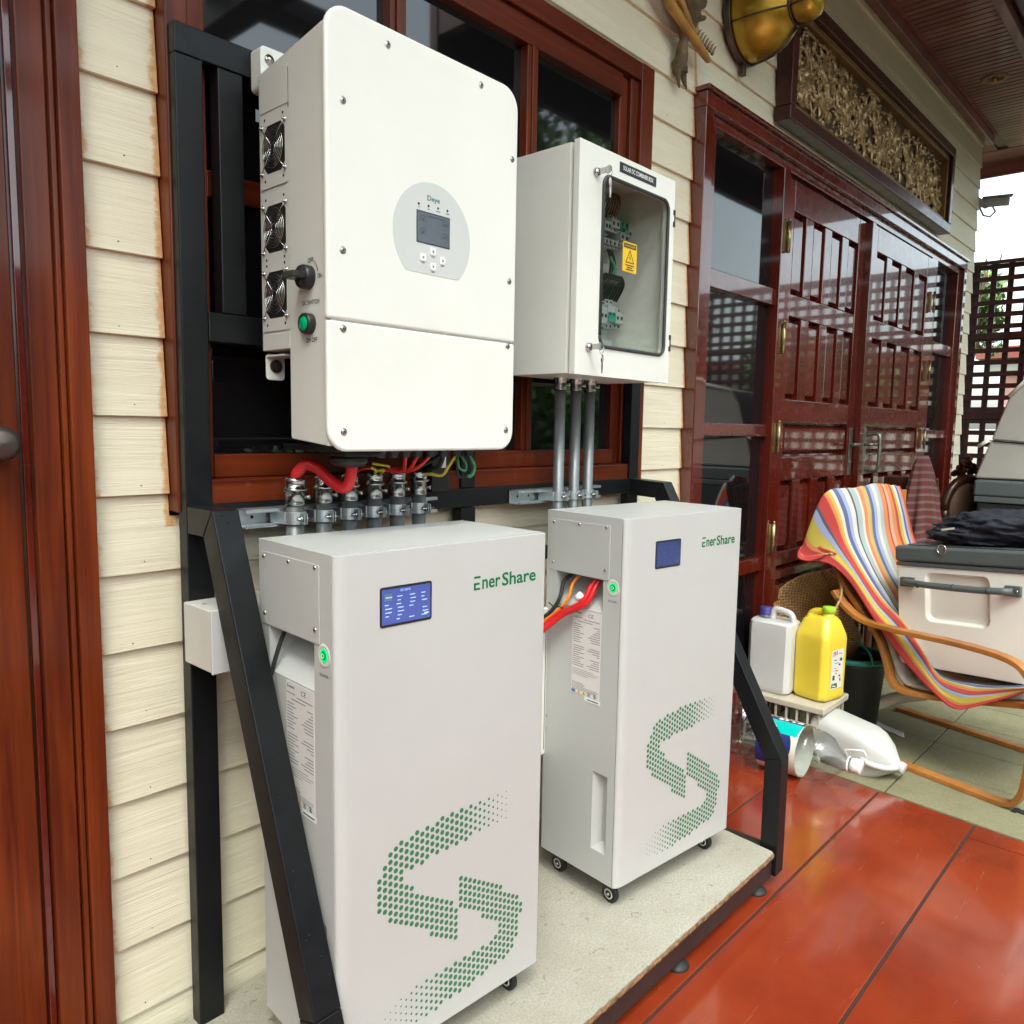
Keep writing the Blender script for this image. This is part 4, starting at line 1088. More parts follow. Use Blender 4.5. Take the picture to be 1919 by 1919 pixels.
# rotary switch
ky, kz = .2770, 1.7450
q = MB(); q.lathe([(.0235, 0), (.0235, .014), (.0215, .019), (.0001, .020)], (SX, -ky, kz), (-1, 0, 0), 28); sw = q.build('rotary_switch', M_DARK, IV)
q = MB(); q.prism([(-ky - .020, kz - .0065), (-ky - .020, kz + .0065), (-ky + .018, kz + .0070), (-ky + .022, kz), (-ky + .018, kz - .0070)], 0, SX - .047, SX - .0195); q.build('grip', M_DARK, sw, bevel=.002)
text('OFF', 'lettering', M_PRINT, IV, (SX - .0006, -.2745, 1.7725), LEFT, w=.0195, h=.0095, bold=.02)
text('ON', 'lettering', M_PRINT, IV, (SX - .0006, -.3075, 1.7400), LEFT, w=.0130, h=.0095, bold=.02)
q = MB(); q.tube([(SX - .0006, -ky - .033 * math.cos(R(t)), kz + .036 * math.sin(R(t))) for t in range(14, 57, 7)], .0006, 5); q.build('arc_mark', M_PRINT, IV)
text('DC SWITCH', 'lettering', M_PRINT, IV, (SX - .0006, -.2540, 1.6930), LEFT, w=.0590, h=.0085, bold=.02)
q = MB(); q.lathe([(.0205, 0), (.0205, .012), (.0190, .016), (.0150, .0165), (.0148, .012)], (SX, -.2800, 1.6560), (-1, 0, 0), 28); pbn = q.build('push_button', M_DARK, IV)
q = MB(); q.lathe([(.0146, .012), (.0140, .0150), (.0001, .0155)], (SX, -.2800, 1.6560), (-1, 0, 0), 24); q.build('button_cap', M_BTN_G, pbn)
text('ON OFF', 'lettering', M_PRINT, IV, (SX - .0006, -.2655, 1.6200), LEFT, w=.0390, h=.0092, bold=.02)
# mounting brackets
q = MB().prism(rrect(SX + .006, SX + .10, 2.145, 2.232, .010, 4), 1, -.1005, -.0615).build('bracket', M_WHITE, IV, bevel=.001)
q = MB(); q.lathe([(.011, 0), (.011, .002), (.007, .0022), (.007, .006), (.0001, .007)], (SX + .026, -.1005, 2.207), (0, -1, 0), 14); q.build('bolt', M_NICKEL, IV)
q = MB(); q.prism(rrect(SX + .004, SX + .048, 1.553, 1.608, .008, 4), 1, -.108, -.104); q.box(SX + .004, SX + .048, -.175, -.108, 1.600, 1.604); q.build('bracket', M_WHITE, IV, bevel=.001)
q = MB(); q.cyl((SX + .026, -.108, 1.582), (SX + .026, -.112, 1.582), .014, 18); q.cyl((SX + .026, -.112, 1.582), (SX + .026, -.122, 1.582), .0085, 6); q.build('bolt', M_BRONZE, IV)
# bottom gland plate and glands
MB().box(.345, .800, -.315, -.130, 1.4060, 1.4180).build('gland_plate', M_BLACK, IV, bevel=.002)
q = MB(); q.box(.385, .475, -.300, -.205, 1.395, 1.4055); q.lathe([(.036, 0), (.040, -.006), (.040, -.014), (.030, -.022), (.020, -.024)], (.430, -.250, 1.395), (0, 0, 1), 24); q.build('large_gland', M_DARK, IV, bevel=.002)
for x in (.515, .550, .585, .620, .660, .700, .745, .785):
    q = MB(); q.lathe([(.0135, 0), (.0135, -.006), (.011, -.006), (.0105, -.015), (.006, -.018)], (x, -.250, 1.406), (0, 0, 1), 12); q.build('gland', M_DARK, IV)
# ------------------------------------------------------------ strut channels, conduits and clamps
def strut(x0, x1, zc, label):
    T = empty('strut_channel', label=label, cat='strut channel', group='galvanised strut channels on the rack')
    h = .0205; t = .0022; y0 = YF - .0008; y1 = y0 - .041
    m = MB(); m.box(x0, x1, y0 - t, y0, zc - h, zc + h)
    for s_ in (-1, 1):
        a, b = sorted((zc + s_ * h, zc + s_ * (h - t))); m.box(x0, x1, y1, y0 - t, a, b)
        a, b = sorted((zc + s_ * (h - t), zc + s_ * (h - .0085))); m.box(x0, x1, y1, y1 + t, a, b)
    m.build('channel', M_GALV, T, bevel=.0006)
    k_ = MB(); x = x0 + .035
    while x < x1 - .01: k_.lathe([(.004, .0004), (.0001, .0005)], (x, y0 - t, zc), (0, -1, 0), 10); x += .05
    k_.build('slots', M_CAVITY, T)
    return T
strut(.272, .818, 1.256, 'long strut channel on the cross rail under the inverter')
strut(1.140, 1.545, 1.256, 'short strut channel on the cross rail under the combiner box')
def conduit(x, y, z0, z1, r, mat, top, label, grp, capz):
    Cn = empty('conduit', label=label, cat='conduit', group=grp)
    MB().tube([(x, y, z0), (x, y, z1)], r, 24).build('pipe', mat, Cn)
    # connector
    m = MB(); r2 = r * 1.13
    if top == 'bushing':
        m.lathe([(r2, 0), (r2 * 1.02, .002), (r2, .004), (r2, .030), (r2 * 1.28, .032), (r2 * 1.28, .036), (r2 * 1.04, .038), (r2 * 1.04, .050), (r2 * 1.10, .052), (r2 * 1.02, .060), (r * .82, .060), (r * .80, .030)], (x, y, z1 - .012), (0, 0, 1), 28)
    else:
        m.lathe([(r2, 0), (r2 * 1.03, .002), (r2, .004), (r2, .030), (r2 * 1.12, .033), (r2 * 1.12, .040)], (x, y, z1 - .036), (0, 0, 1), 28)
    cc = m.build('connector', M_CHROME, Cn)
    zz = z1 + (.006 if top == 'bushing' else -.020)
    q = MB(); d = Vector((.62, -.78, 0)); p = Vector((x, y, zz)); q.cyl(p + d * r2, p + d * (r2 + .010), .0035, 10); q.cyl(p + d * (r2 + .006), p + d * (r2 + .011), .0055, 8); q.build('set_screw', M_CHROME, cc)
    # strut clamp
    zc = 1.256; ks = MB(); rc = r + .0025; n = 14
    for half in (0, 1):
        pts = []
        for i in range(n + 1):
            a = R(100 + 170 * i / n) if half == 0 else R(-90 + 170 * i / n)
            pts.append((x + rc * math.cos(a), y + rc * math.sin(a)))
        for i in range(n):
            a, b = pts[i], pts[i + 1]
            nx_, ny_ = (a[0] - x), (a[1] - y); k1 = (rc + .002) / rc; b1 = (x + (b[0] - x) * k1, y + (b[1] - y) * k1); a1 = (x + nx_ * k1, y + ny_ * k1)
            ks.prism([a, b, b1, a1], 2, zc - .0135, zc + .0135)
    ks.box(x - .003, x - .001, y - rc - .020, y - rc - .001, zc - .012, zc + .012)
    ks.box(x + .003, x + .005, y - rc - .020, y - rc - .001, zc - .012, zc + .012)
    ks.box(x - rc - .004, x - rc + .002, y, YF - .012, zc - .0135, zc + .0135); ks.box(x + rc - .002, x + rc + .004, y, YF - .012, zc - .0135, zc + .0135)
    kc = ks.build('clamp', M_GALV, Cn, bevel=.0005)
    q = MB(); yy = y - rc - .012; q.cyl((x - .016, yy, zc), (x + .020, yy, zc), .0030, 8); q.cyl((x + .0055, yy, zc), (x + .0095, yy, zc), .0062, 6); q.cyl((x - .0085, yy, zc), (x - .004, yy, zc), .0062, 10); q.build('clamp_screw', M_CHROME, kc)
    return Cn
YC = -.131
names6 = ['first conduit stub from the left, red cable entering it', 'second conduit stub, under the dip of the red cable', 'third conduit stub, black cable boot entering it', 'fourth conduit stub, yellow wires over it', 'fifth conduit stub from the left under the inverter', 'rightmost conduit stub under the inverter']
CX = [.372, .446, .516, .588, .658, .728]
for i, x in enumerate(CX):
    conduit(x, YC, .60, 1.296 + i * .0012, .0178 if i else .0195, M_CONDUIT, 'bushing', names6[i], 'conduit stubs under the inverter', None)
for i, (x, l_) in enumerate(((1.284, 'left conduit below the combiner box'), (1.361, 'middle conduit below the combiner box'), (1.432, 'right conduit below the combiner box'))):
    conduit(x, YC, .60, 1.612, .0165, M_CONDUIT, 'plain', l_, 'conduits below the combiner box', None)

# cables under the inverter
def cable(name, pts, r, mat, label, grp=None, n=36, cat='cable'):
    m = MB(); m.tube(smooth_path(pts, n), r, 12); return tag(m.build(name, mat), label, cat, grp)
cable('red_cable', [(.372, YC, 1.325), (.374, YC - .006, 1.352), (.388, YC - .02, 1.372), (.405, YC - .04, 1.364), (.418, YC - .07, 1.338), (.428, YC - .10, 1.325), (.434, YC - .115, 1.338), (.436, -.250, 1.372), (.432, -.250, 1.392)], .0125, M_RED, 'thick red cable looping from the first conduit to the large gland')
m = MB(); m.tube(smooth_path([(.445, -.235, 1.385), (.470, -.21, 1.37), (.495, -.17, 1.352), (.512, -.14, 1.335), (.516, YC, 1.318)], 14), [.012] * 5 + [.011] * 3 + [.014] * 6, 14); tag(m.build('black_cable', M_RUBBER), 'short thick black cable boot entering the third conduit', 'cable')
for i, (xg, xc, dz) in enumerate(((.585, .588, 0), (.620, .588, .004), (.660, .588, .008))):
    cable('red_wire', [(xc + .004 * i, YC, 1.335), (xc + .012, YC - .012, 1.354), (xc + .04, YC - .05, 1.360 - dz), ((xg + xc) / 2 + .02, -.22, 1.362), (xg, -.250, 1.392)], .0046, M_RED, ('left', 'middle', 'right')[i] + ' one of three red wires rising from the fourth conduit to the glands', 'red wires under the inverter')
cable('red_wire', [(.52, YC + .01, 1.335), (.535, YC - .01, 1.356), (.55, YC - .03, 1.362), (.575, YC - .02, 1.356), (.588, YC, 1.338)], .0042, M_RED, 'short red wire arching between the third and fourth conduits', 'red wires under the inverter')
for i, (a, b, c_, d) in enumerate((((.560, -.16, 1.372), (.596, -.17, 1.366), (.610, -.16, 1.362), M_YELLOW), ((.575, -.15, 1.352), (.590, -.165, 1.356), (.600, YC, 1.340), M_YELLOW), ((.540, -.15, 1.366), (.565, -.165, 1.358), (.585, YC, 1.340), M_YELLOW))):
    cable('yellow_wire', [a, b, c_], .0034, d, ('topmost', 'middle', 'lowest')[i] + ' of the short yellow wires over the fourth conduit', 'yellow wires over the fourth conduit', 10)
cable('yellow_green_wire', [(.728, YC, 1.335), (.735, YC - .03, 1.342), (.752, -.19, 1.340), (.748, -.22, 1.365), (.743, -.25, 1.392)], .0040, M_YELLOW, 'yellow and green earth wire curving down beside the last conduit')
cable('black_cable', [(.728, YC, 1.330), (.738, YC - .02, 1.352), (.728, -.20, 1.360), (.706, -.24, 1.380), (.700, -.25, 1.395)], .0062, M_RUBBER, 'black cable rising from the last conduit to a gland')
cable('black_cable', [(.658, YC, 1.330), (.670, YC - .03, 1.362), (.690, -.19, 1.368), (.700, -.25, 1.395)], .0058, M_RUBBER, 'black cable from the fifth conduit to a gland')
cable('black_wire_loop', [(.785, -.25, 1.392), (.800, -.245, 1.355), (.790, -.235, 1.338), (.765, -.235, 1.342), (.752, -.245, 1.372), (.745, -.25, 1.392)], .0042, M_RUBBER, 'black wire loop hanging under the right glands of the inverter')
cable('green_wire', [(.785, -.25, 1.392), (.806, -.25, 1.365), (.800, -.25, 1.345), (.785, -.25, 1.338)], .0046, M_GREENC, 'green earth wire hanging under the right end of the inverter')
cable('striped_earth_wire', [(.760, -.25, 1.390), (.772, -.255, 1.370), (.765, -.26, 1.355), (.750, -.255, 1.362), (.748, -.25, 1.390)], .0028, M_GREENC, 'small green wire loop between two glands on the right')
dv = empty('isolator_box', label='small black isolator box with a white sticker on the rack under the inverter', cat='switch box')
MB().box(.800, .862, -.100, YF - .0005, 1.2905, 1.400).build('case', M_DARK, dv, bevel=.002)
MB().box(.832, .848, -.1012, -.1002, 1.352, 1.392).build('sticker', M_WHITEP, dv)
# junction boxes
jb = empty('junction_box', label='pale grey steel junction box behind the left sloping brace', cat='junction box', group='junction boxes on the rack')
MB().box(.150, .400, -.178, YF - .001, .963, 1.090).build('box', M_GREYP, jb, bevel=.003)
MB().box(.148, .402, -.184, -.1785, .961, 1.092).build('lid', M_GREYW, jb, bevel=.003)
for x in (.162, .172):
    MB().lathe([(.004, 0), (.003, .0015), (.0001, .002)], (x + .01, -.11 if x < .17 else -.16, 1.090), (0, 0, 1), 10).build('screw', M_NICKEL, jb)
jb2 = empty('junction_box', label='tall white enclosure standing between the two battery cabinets', cat='junction box', group='junction boxes on the rack')
MB().box(.800, 1.160, -.190, YF - .001, .503, .938).build('box', M_GREYP, jb2, bevel=.003)
MB().box(.802, 1.168, -.206, -.191, .500, .942).build('lid', M_WHITE2, jb2, bevel=.003)
q = MB(); q.box(.818, .820, -.2068, -.2061, .515, .927); q.box(1.150, 1.152, -.2068, -.2061, .515, .927); q.build('seam', M_CAVITY, jb2)
hg = MB().box(1.150, 1.165, -.20, -.14, 1.085, 1.125); tag(hg.build('rack_latch', M_BLACK, bevel=.002), 'small black latch on the rack between the battery cabinets', 'latch')

# ================================================================== combiner box
CB = empty('combiner_box', label='white enclosure with glazed door, two hanging key sets and a black name strip', cat='enclosure')
bx0, bx1, bz0, bz1 = 1.134, 1.609, 1.612, 2.219
by0, by1 = YF - .001, -.270
t = .004
m = MB(); m.box(bx0, bx0 + t, by1, by0, bz0, bz1); m.box(bx1 - t, bx1, by1, by0, bz0, bz1); m.box(bx0 + t, bx1 - t, by1, by0, bz1 - t, bz1); m.box(bx0 + t, bx1 - t, by1, by0, bz0, bz0 + t); m.box(bx0 + t, bx1 - t, by0 - t, by0, bz0 + t, bz1 - t)
m.build('case', M_WHITE2, CB, bevel=.0012)
for (a, b, c, d) in ((bx0, bx0 + .020, bz0, bz1), (bx1 - .020, bx1, bz0, bz1), (bx0 + .0205, bx1 - .0205, bz1 - .020, bz1), (bx0 + .0205, bx1 - .0205, bz0, bz0 + .020)):
    MB().box(a + .0005, b - .0005, by1 - .0035, by1 - .0005, c + .0005, d - .0005).build('lip', M_WHITE2, CB)
gx0, gx1, gz0, gz1 = 1.238, 1.578, 1.690, 2.157
dy0, dy1 = -.302, -.2835
for nm, (a, b, c, d) in (('door_stile', (bx0 - .002, gx0, bz0 - .003, bz1 + .004)), ('door_stile', (gx1, bx1 + .003, bz0 - .003, bz1 + .004)), ('door_rail', (gx0, gx1, bz0 - .003, gz0)), ('door_rail', (gx0, gx1, gz1, bz1 + .004))):
    pass
# door skin as one sheet with a rounded opening
def ringface(outer, inner, y): pass
no = 8
inn = rrect(gx0, gx1, gz0, gz1, .030, no - 1)
out = rrect(bx0 - .002, bx1 + .003, bz0 - .003, bz1 + .004, .0012, no - 1)
m = MB(); n = len(inn)
vs = [(x, dy0, z) for x, z in out] + [(x, dy0, z) for x, z in inn] + [(x, dy1, z) for x, z in out] + [(x, dy1, z) for x, z in inn]
fs = []
for i in range(n):
    j = (i + 1) % n
    fs += [(i, j, n + j, n + i), (2 * n + i, 3 * n + i, 3 * n + j, 2 * n + j), (i, 2 * n + i, 2 * n + j, j), (n + i, n + j, 3 * n + j, 3 * n + i)]
m.add(vs, fs); cd = m.build('door', M_WHITE2, CB)
gk = MB(); gk.tube([(x, dy0 - .001, z) for x, z in rrect(gx0 + .002, gx1 - .002, gz0 + .002, gz1 - .002, .029, 7)] + [(gx0 + .031, dy0 - .001, gz0 + .002)][:0] + [(rrect(gx0 + .002, gx1 - .002, gz0 + .002, gz1 - .002, .029, 7)[0][0], dy0 - .001, rrect(gx0 + .002, gx1 - .002, gz0 + .002, gz1 - .002, .029, 7)[0][1])], .0052, 8); gk.build('gasket', plain('gasket_grey', (.035, .045, .042), .6), cd)
MB().box(gx0 - .004, gx1 + .004, dy0 + .006, dy0 + .009, gz0 - .004, gz1 + .004).build('glass', M_WINGLASS, cd)
for z in (2.112, 1.733):
    h = MB(); h.box(bx1 + .002, bx1 + .009, dy0 - .001, dy0 + .014, z - .025, z + .025); h.box(bx1 - .004, bx1 + .0055, dy0 - .0035, dy0 - .0002, z - .025, z - .010); h.box(bx1 - .004, bx1 + .0055, dy0 - .0035, dy0 - .0002, z + .010, z + .025); h.build('hinge', M_DARK, cd, bevel=.001)
ns = MB().box(1.314, 1.502, dy0 - .0012, dy0 - .0002, 2.1805, 2.2080).build('name_strip', M_BKLABEL, cd)
text('SOLAR DC COMBINER BOX', 'lettering', M_WHITEP, ns, (1.330, dy0 - .0016, 2.1885), FRONT, w=.156, h=.0125, bold=.022)
for (x, z, tw) in ((1.205, 2.152, 1), (1.190, 1.685, 0)):
    K = empty('lock'); K.parent = cd
    q = MB(); q.lathe([(.0125, 0), (.0125, .003), (.0105, .006), (.0100, .010), (.0001, .010)], (x, dy0, z), (0, -1, 0), 20); q.build('lock_barrel', M_CHROME, K)
    q = MB(); q.prism(rrect(-.0018, .0018, -.0075, .0075, .0005, 2), 1, dy0 - .010, dy0 - .034); q.v = [(a + x, b, c + z) for a, b, c in q.v]
    q.lathe([(.0105, -.0010), (.0110, 0), (.0105, .0010)], (x, dy0 - .042, z), (1, 0, 0), 18); q.lathe([(.0001, -.0010), (.0105, -.0010)], (x, dy0 - .042, z), (1, 0, 0), 18); q.lathe([(.0105, .0010), (.0001, .0010)], (x, dy0 - .042, z), (1, 0, 0), 18); q.build('key', M_CHROME, K)
    q = MB(); q.tube([(x + .002 * math.sin(R(t_)), dy0 - .047 + .007 * math.cos(R(t_)), z - .010 + .0105 * math.sin(R(t_))) for t_ in range(0, 361, 24)], .0009, 5)
    q.build('split_ring', M_CHROME, K)
    kx, kz_ = x + .004, z - .034; ky_ = dy0 - .046
    q = MB(); q.lathe([(.0001, -.0009), (.0125, -.0009), (.0128, 0), (.0125, .0009), (.0001, .0009)], (kx, ky_, kz_), (.35, -.94, 0), 20); q.prism([(kx - .0028, kz_ - .010), (kx + .0032, kz_ - .010), (kx + .0032, kz_ - .030), (kx + .0010, kz_ - .040), (kx - .0014, kz_ - .036)], 1, ky_ - .0008, ky_ + .0008)
    q.build('spare_key', M_CHROME if not tw else M_JUGW, K)
wl = empty('warning_sticker'); wl.parent = cd
yy = dy0 + .0052
MB().prism(rrect(1.350, 1.421, 1.916, 2.000, .004, 3), 1, yy, yy + .0006).build('sticker', M_WARN, wl)
MB().box(1.355, 1.416, yy - .0006, yy - .0001, 1.983, 1.996).build('title_bar', M_PRINT, wl)
text('DANGER', 'lettering', M_WARN, wl, (1.3605, yy - .0010, 1.9862), FRONT, w=.050, h=.0066)
def tri(r_, w_):
    m = MB(); c_ = Vector((1.3855, yy - .0006, 1.9545)); o_ = [c_ + Vector((math.cos(R(a)) * r_, 0, math.sin(R(a)) * r_)) for a in (90, 210, 330)]; i_ = [c_ + Vector((math.cos(R(a)) * (r_ - w_), 0, math.sin(R(a)) * (r_ - w_))) for a in (90, 210, 330)]
    m.add(o_ + i_, [(0, 1, 4, 3), (1, 2, 5, 4), (2, 0, 3, 5)]); return m
tri(.0255, .0055).build('triangle', M_PRINT, wl)
q = MB(); q.add([(1.3875, yy - .0008, 1.968), (1.3815, yy - .0008, 1.955), (1.3860, yy - .0008, 1.956), (1.3840, yy - .0008, 1.945), (1.3895, yy - .0008, 1.958), (1.3855, yy - .0008, 1.957)], [(0, 1, 2, 5), (5, 2, 3, 4)]); q.build('bolt_symbol', M_PRINT, wl)
for z, w_ in ((1.9335, .046), (1.9275, .026), (1.9215, .040)):
    q = MB(); q.quad((1.3855 - w_ / 2, yy - .0008, z), (1.3855 + w_ / 2, yy - .0008, z), (1.3855 + w_ / 2, yy - .0008, z + .0028), (1.3855 - w_ / 2, yy - .0008, z + .0028)); q.build('small_print', M_PRINT, wl)
# inside
MB().box(bx0 + .03, bx1 - .03, by0 - .0085, by0 - .0055, bz0 + .03, bz1 - .03).build('mounting_plate', M_WHITE2, CB)
def breaker(x0, x1, z0, z1, mat=None, holes=2, y1=-.150):
    b_ = MB(); b_.box(x0, x1, y1 + .012, by0 - .010, z0, z1); b_.box(x0, x1, y1, y1 + .012, z0 + (z1 - z0) * .22, z1 - (z1 - z0) * .22)
    b_ = b_.build('breaker', mat or M_BRK, CB, bevel=.001)
    for i in range(holes):
        x = x0 + (x1 - x0) * (i + .5) / holes
        h = MB(); h.box(x - .0028, x + .0028, y1 + .010, y1 + .0118, z0 + .004, z0 + .011); h.box(x - .0028, x + .0028, y1 + .010, y1 + .0118, z1 - .011, z1 - .004); h.box(x - .0035, x + .0035, y1 - .0025, y1 - .0002, (z0 + z1) / 2 - .006, (z0 + z1) / 2 + .004); h.build('terminal', M_DARK, b_)
for (a, z) in ((0, 2.088), (1, 2.018), (2, 1.820)):
    MB().box(1.25, 1.58, by0 - .016, by0 - .009, z - .016, z + .016).build('din_rail', M_GALV, CB)
breaker(1.390, 1.425, 2.060, 2.125); breaker(1.427, 1.458, 2.050, 2.120)
breaker(1.462, 1.492, 2.062, 2.115); breaker(1.494, 1.540, 2.078, 2.128); breaker(1.542, 1.588, 2.092, 2.124, M_BRKG); breaker(1.545, 1.590, 2.050, 2.090); breaker(1.592, 1.603, 2.062, 2.112, None, 1)
breaker(1.462, 1.500, 2.028, 2.056); breaker(1.502, 1.548, 2.028, 2.056); breaker(1.38, 1.458, 1.995, 2.040)
breaker(1.395, 1.445, 1.755, 1.865); breaker(1.450, 1.486, 1.770, 1.862); breaker(1.488, 1.530, 1.780, 1.870); breaker(1.532, 1.574, 1.783, 1.850, None, 2)
MB().box(1.490, 1.530, -.1525, -.1505, 1.800, 1.828).build('breaker_lever', M_BRKG, CB)
MB().box(1.385, 1.545, -.13, by0 - .010, 1.700, 1.745).build('terminal_block', M_BRK, CB)
wr = MB(); rnd = random.Random(2)
wbrown = MB()
for i in range(4):
    x = 1.468 + i * .012; wbrown.tube(smooth_path([(x, -.125, 2.115), (x - .004, -.15, 2.16), (x + .012, -.155, 2.188), (x + .032, -.150, 2.165), (x + .038, -.125, 2.12)], 16), .0032, 7)
wbrown.build('brown_wires', plain('brown_wire', (.12, .035, .02), .4), CB)
for i in range(7):
    x = 1.425 + i * .013; wr.tube(smooth_path([(x, -.125, 1.865), (x - .01, -.160, 1.90), (x + .010, -.175, 1.935), (x + .045, -.165, 1.915), (x + .055, -.13, 1.87)], 18), .0042, 7)
for i in range(3):
    x = 1.505 + i * .012; wr.tube(smooth_path([(x, -.13, 2.025), (x + .006, -.14, 1.98), (x + .002, -.135, 1.93), (x + .01, -.13, 1.87)], 12), .0034, 7)
wr.build('black_wires', M_RUBBER, CB)
q = MB(); q.tube(smooth_path([(1.505, -.14, 2.00), (1.520, -.15, 1.965), (1.510, -.145, 1.945), (1.530, -.14, 1.935)], 12), .006, 7); q.build('green_wire', M_GREENC, CB)
q = MB(); q.tube(smooth_path([(1.46, -.14, 1.999), (1.452, -.15, 1.975), (1.455, -.145, 1.95)], 12), .0025, 7); q.build('orange_wire', M_ORANGE, CB)

# ================================================================== things by the door
# crate with the two jerry cans
KR = empty('plastic_crate', label='putty coloured slotted plastic crate carrying two jerry cans', cat='crate')
kx0, kx1, ky0, ky1, kz = 2.845, 3.13, -.395, -.020, .250
MB().box(kx0 - .010, kx1 + .010, ky0 - .010, ky1 + .010, kz - .030, kz).build('top_rim', M_CRATE, KR, bevel=.006)
MB().box(kx0, kx1, ky0, ky1, .004, .022).build('base', M_CRATE, KR, bevel=.004)
for i in range(8):
    y = ky0 + .012 + i * (ky1 - ky0 - .03) / 7
    MB().box(kx0, kx0 + .010, y, y + .009, .0225, kz - .0305).build('rib', M_CRATE, KR, bevel=.001)
    MB().box(kx1 - .010, kx1, y, y + .009, .0225, kz - .0305).build('rib', M_CRATE, KR, bevel=.001)
for i in range(6):
    x = kx0 + .02 + i * (kx1 - kx0 - .05) / 5
    MB().box(x, x + .009, ky0, ky0 + .010, .0225, kz - .0305).build('rib', M_CRATE, KR, bevel=.001)
for z in (.09, .155):
    MB().box(kx0 + .001, kx0 + .007, ky0 + .011, ky1 - .011, z, z + .006).build('band', M_CRATE, KR)
def jug(name, cx, cy, rz, wx, wy, h, mat, capm, label, handle, shoulder):
    """jerry can: octagonal body, sloping shoulder, moulded grip and screw cap. local x = thickness, y = width"""
    J = empty(name, (cx, cy, kz + .001), rz, label, 'jerry can')
    m = MB(); secs = [(.0, .86), (.012, .97), (.03, 1.0), (.045, .985), (h * .5, 1.0), (h * shoulder, 1.0), (h * shoulder + .02, .97)]
    ch = .26
    def octo(s, sx=1.0, sy=1.0, oy=0.0):
        a, b = wx / 2 * s * sx, wy / 2 * s * sy; c = min(wx, wy) * .5 * ch * s
        return [(-a + c, -b + oy), (a - c, -b + oy), (a, -b + c + oy), (a, b - c + oy), (a - c, b + oy), (-a + c, b + oy), (-a, b - c + oy), (-a, -b + c + oy)]
    top = [(h * shoulder + .035, .90, .93), (h * .90, .70, .80), (h * .955, .52, .66)] if handle == 'loop' else [(h * shoulder + .02, .95, .97), (h * shoulder + .03, .80, .90)]
    vs, fs = [], []
    S_ = [(z, s, s) for z, s in secs] + top
    for (z, sx, sy) in S_: vs += [(x, y, z) for x, y in octo(1.0, sx, sy)]
    for i in range(len(S_) - 1):
        for j in range(8): fs.append((i * 8 + j, i * 8 + (j + 1) % 8, (i + 1) * 8 + (j + 1) % 8, (i + 1) * 8 + j))
    fs += [tuple(range(8))[::-1], tuple((len(S_) - 1) * 8 + j for j in range(8))]
    m.add(vs, fs, True); b_ = m.build('body', mat, J, bevel=.012, seg=3)
    return J, b_
# local +y of the jug points to the viewer's right (towards -Y): rotate by pi
J1, b1 = jug('jerry_can', 2.945, -.118, R(180), .15, .205, .385, M_JUGW, M_CAPB, 'white jerry can with indigo cap standing on the crate against the door', 'arch', .80)
m = MB(); m.tube(smooth_path([(0, -.015, .335), (0, -.012, .372), (0, .005, .385), (0, .045, .380), (0, .070, .372), (0, .082, .350), (0, .083, .320)], 20), .0145, 12); m.build('handle', M_JUGW, J1)
m = MB(); m.lathe([(.024, 0), (.024, .018), (.001, .018)], (0, -.050, .345), (0, 0, 1), 20); m.build('neck', M_JUGW, J1)
m = MB(); m.lathe([(.0001, .036), (.026, .036), (.028, .033), (.028, .006), (.029, .004), (.029, 0)], (0, -.050, .352), (0, 0, 1), 24); m.build('cap', M_CAPB, J1)
q = MB()
for i in range(6): q.quad((-.0758, -.050 + i * .008, .268), (-.0758, -.045 + i * .008, .270), (-.0758, -.045 + i * .008, .278 + (i % 3) * .004), (-.0758, -.050 + i * .008, .276))
J1b = q.build('ink_scribble', M_PRINT, J1)
J2, b2 = jug('jerry_can', 3.00, -.312, R(180 - 12), .185, .175, .40, M_JUGY, M_CAPG, 'yellow jerry can with lime cap and printed label on the crate', 'loop', .70)
m = MB(); m.tube(smooth_path([(0, -.058, .315), (0, -.066, .350), (0, -.050, .385), (0, -.010, .398), (0, .028, .392), (0, .045, .372)], 20), .0155, 12); m.build('handle', M_JUGY, J2)
m = MB(); m.lathe([(.040, 0), (.034, .030), (.026, .055), (.025, .075), (.001, .075)], (0, .030, .325), (0, 0, 1), 20); m.build('neck', M_JUGY, J2)
m = MB(); m.lathe([(.0001, .026), (.027, .026), (.029, .022), (.029, .002), (.027, 0)], (0, .032, .400), (0, 0, 1), 24); m.build('cap', M_CAPG, J2)
# printed label on the face towards the street
lb = MB(); lb.box(-.045, .045, .0877, .0883, .060, .240); lbo = lb.build('label', M_LABEL, J2)
rnd = random.Random(8)
for nm, mt, items in (('red_print', M_REDP, [(-.030, .222, .014, .012), (-.020, .140, .030, .006), (.012, .112, .018, .010)]), ('dark_print', M_PRINT, [(-.010, .214, .006, .022), (.004, .218, .030, .004), (-.024, .176, .038, .004), (.010, .164, .016, .010), (-.012, .128, .012, .006), (.022, .090, .010, .016), (-.02, .152, .010, .006)]), ('green_print', M_GREEN, [(-.030, .190, .026, .006), (.016, .184, .022, .016), (-.034, .100, .020, .024)]), ('dark_green_print', M_DKGREEN, [(-.042, .064, .052, .022)]), ('white_print', M_WHITEP, [(-.036, .070, .034, .005), (-.036, .078, .018, .003)])):
    q = MB()
    for (x, z, w_, h_) in items:
        x = -x - w_; yy_ = .0887 if nm != 'white_print' else .0891
        q.add([(x, yy_, z), (x + w_, yy_, z + .002), (x + w_ * .9, yy_, z + h_), (x + w_ * .1, yy_, z + h_ - .001)], [(0, 1, 2, 3)])
    q.build(nm, mt, lbo)
text('24', 'lettering', M_REDP, lbo, (.040, .0893, .212), (R(90), 0, R(180)), w=.022, h=.016)

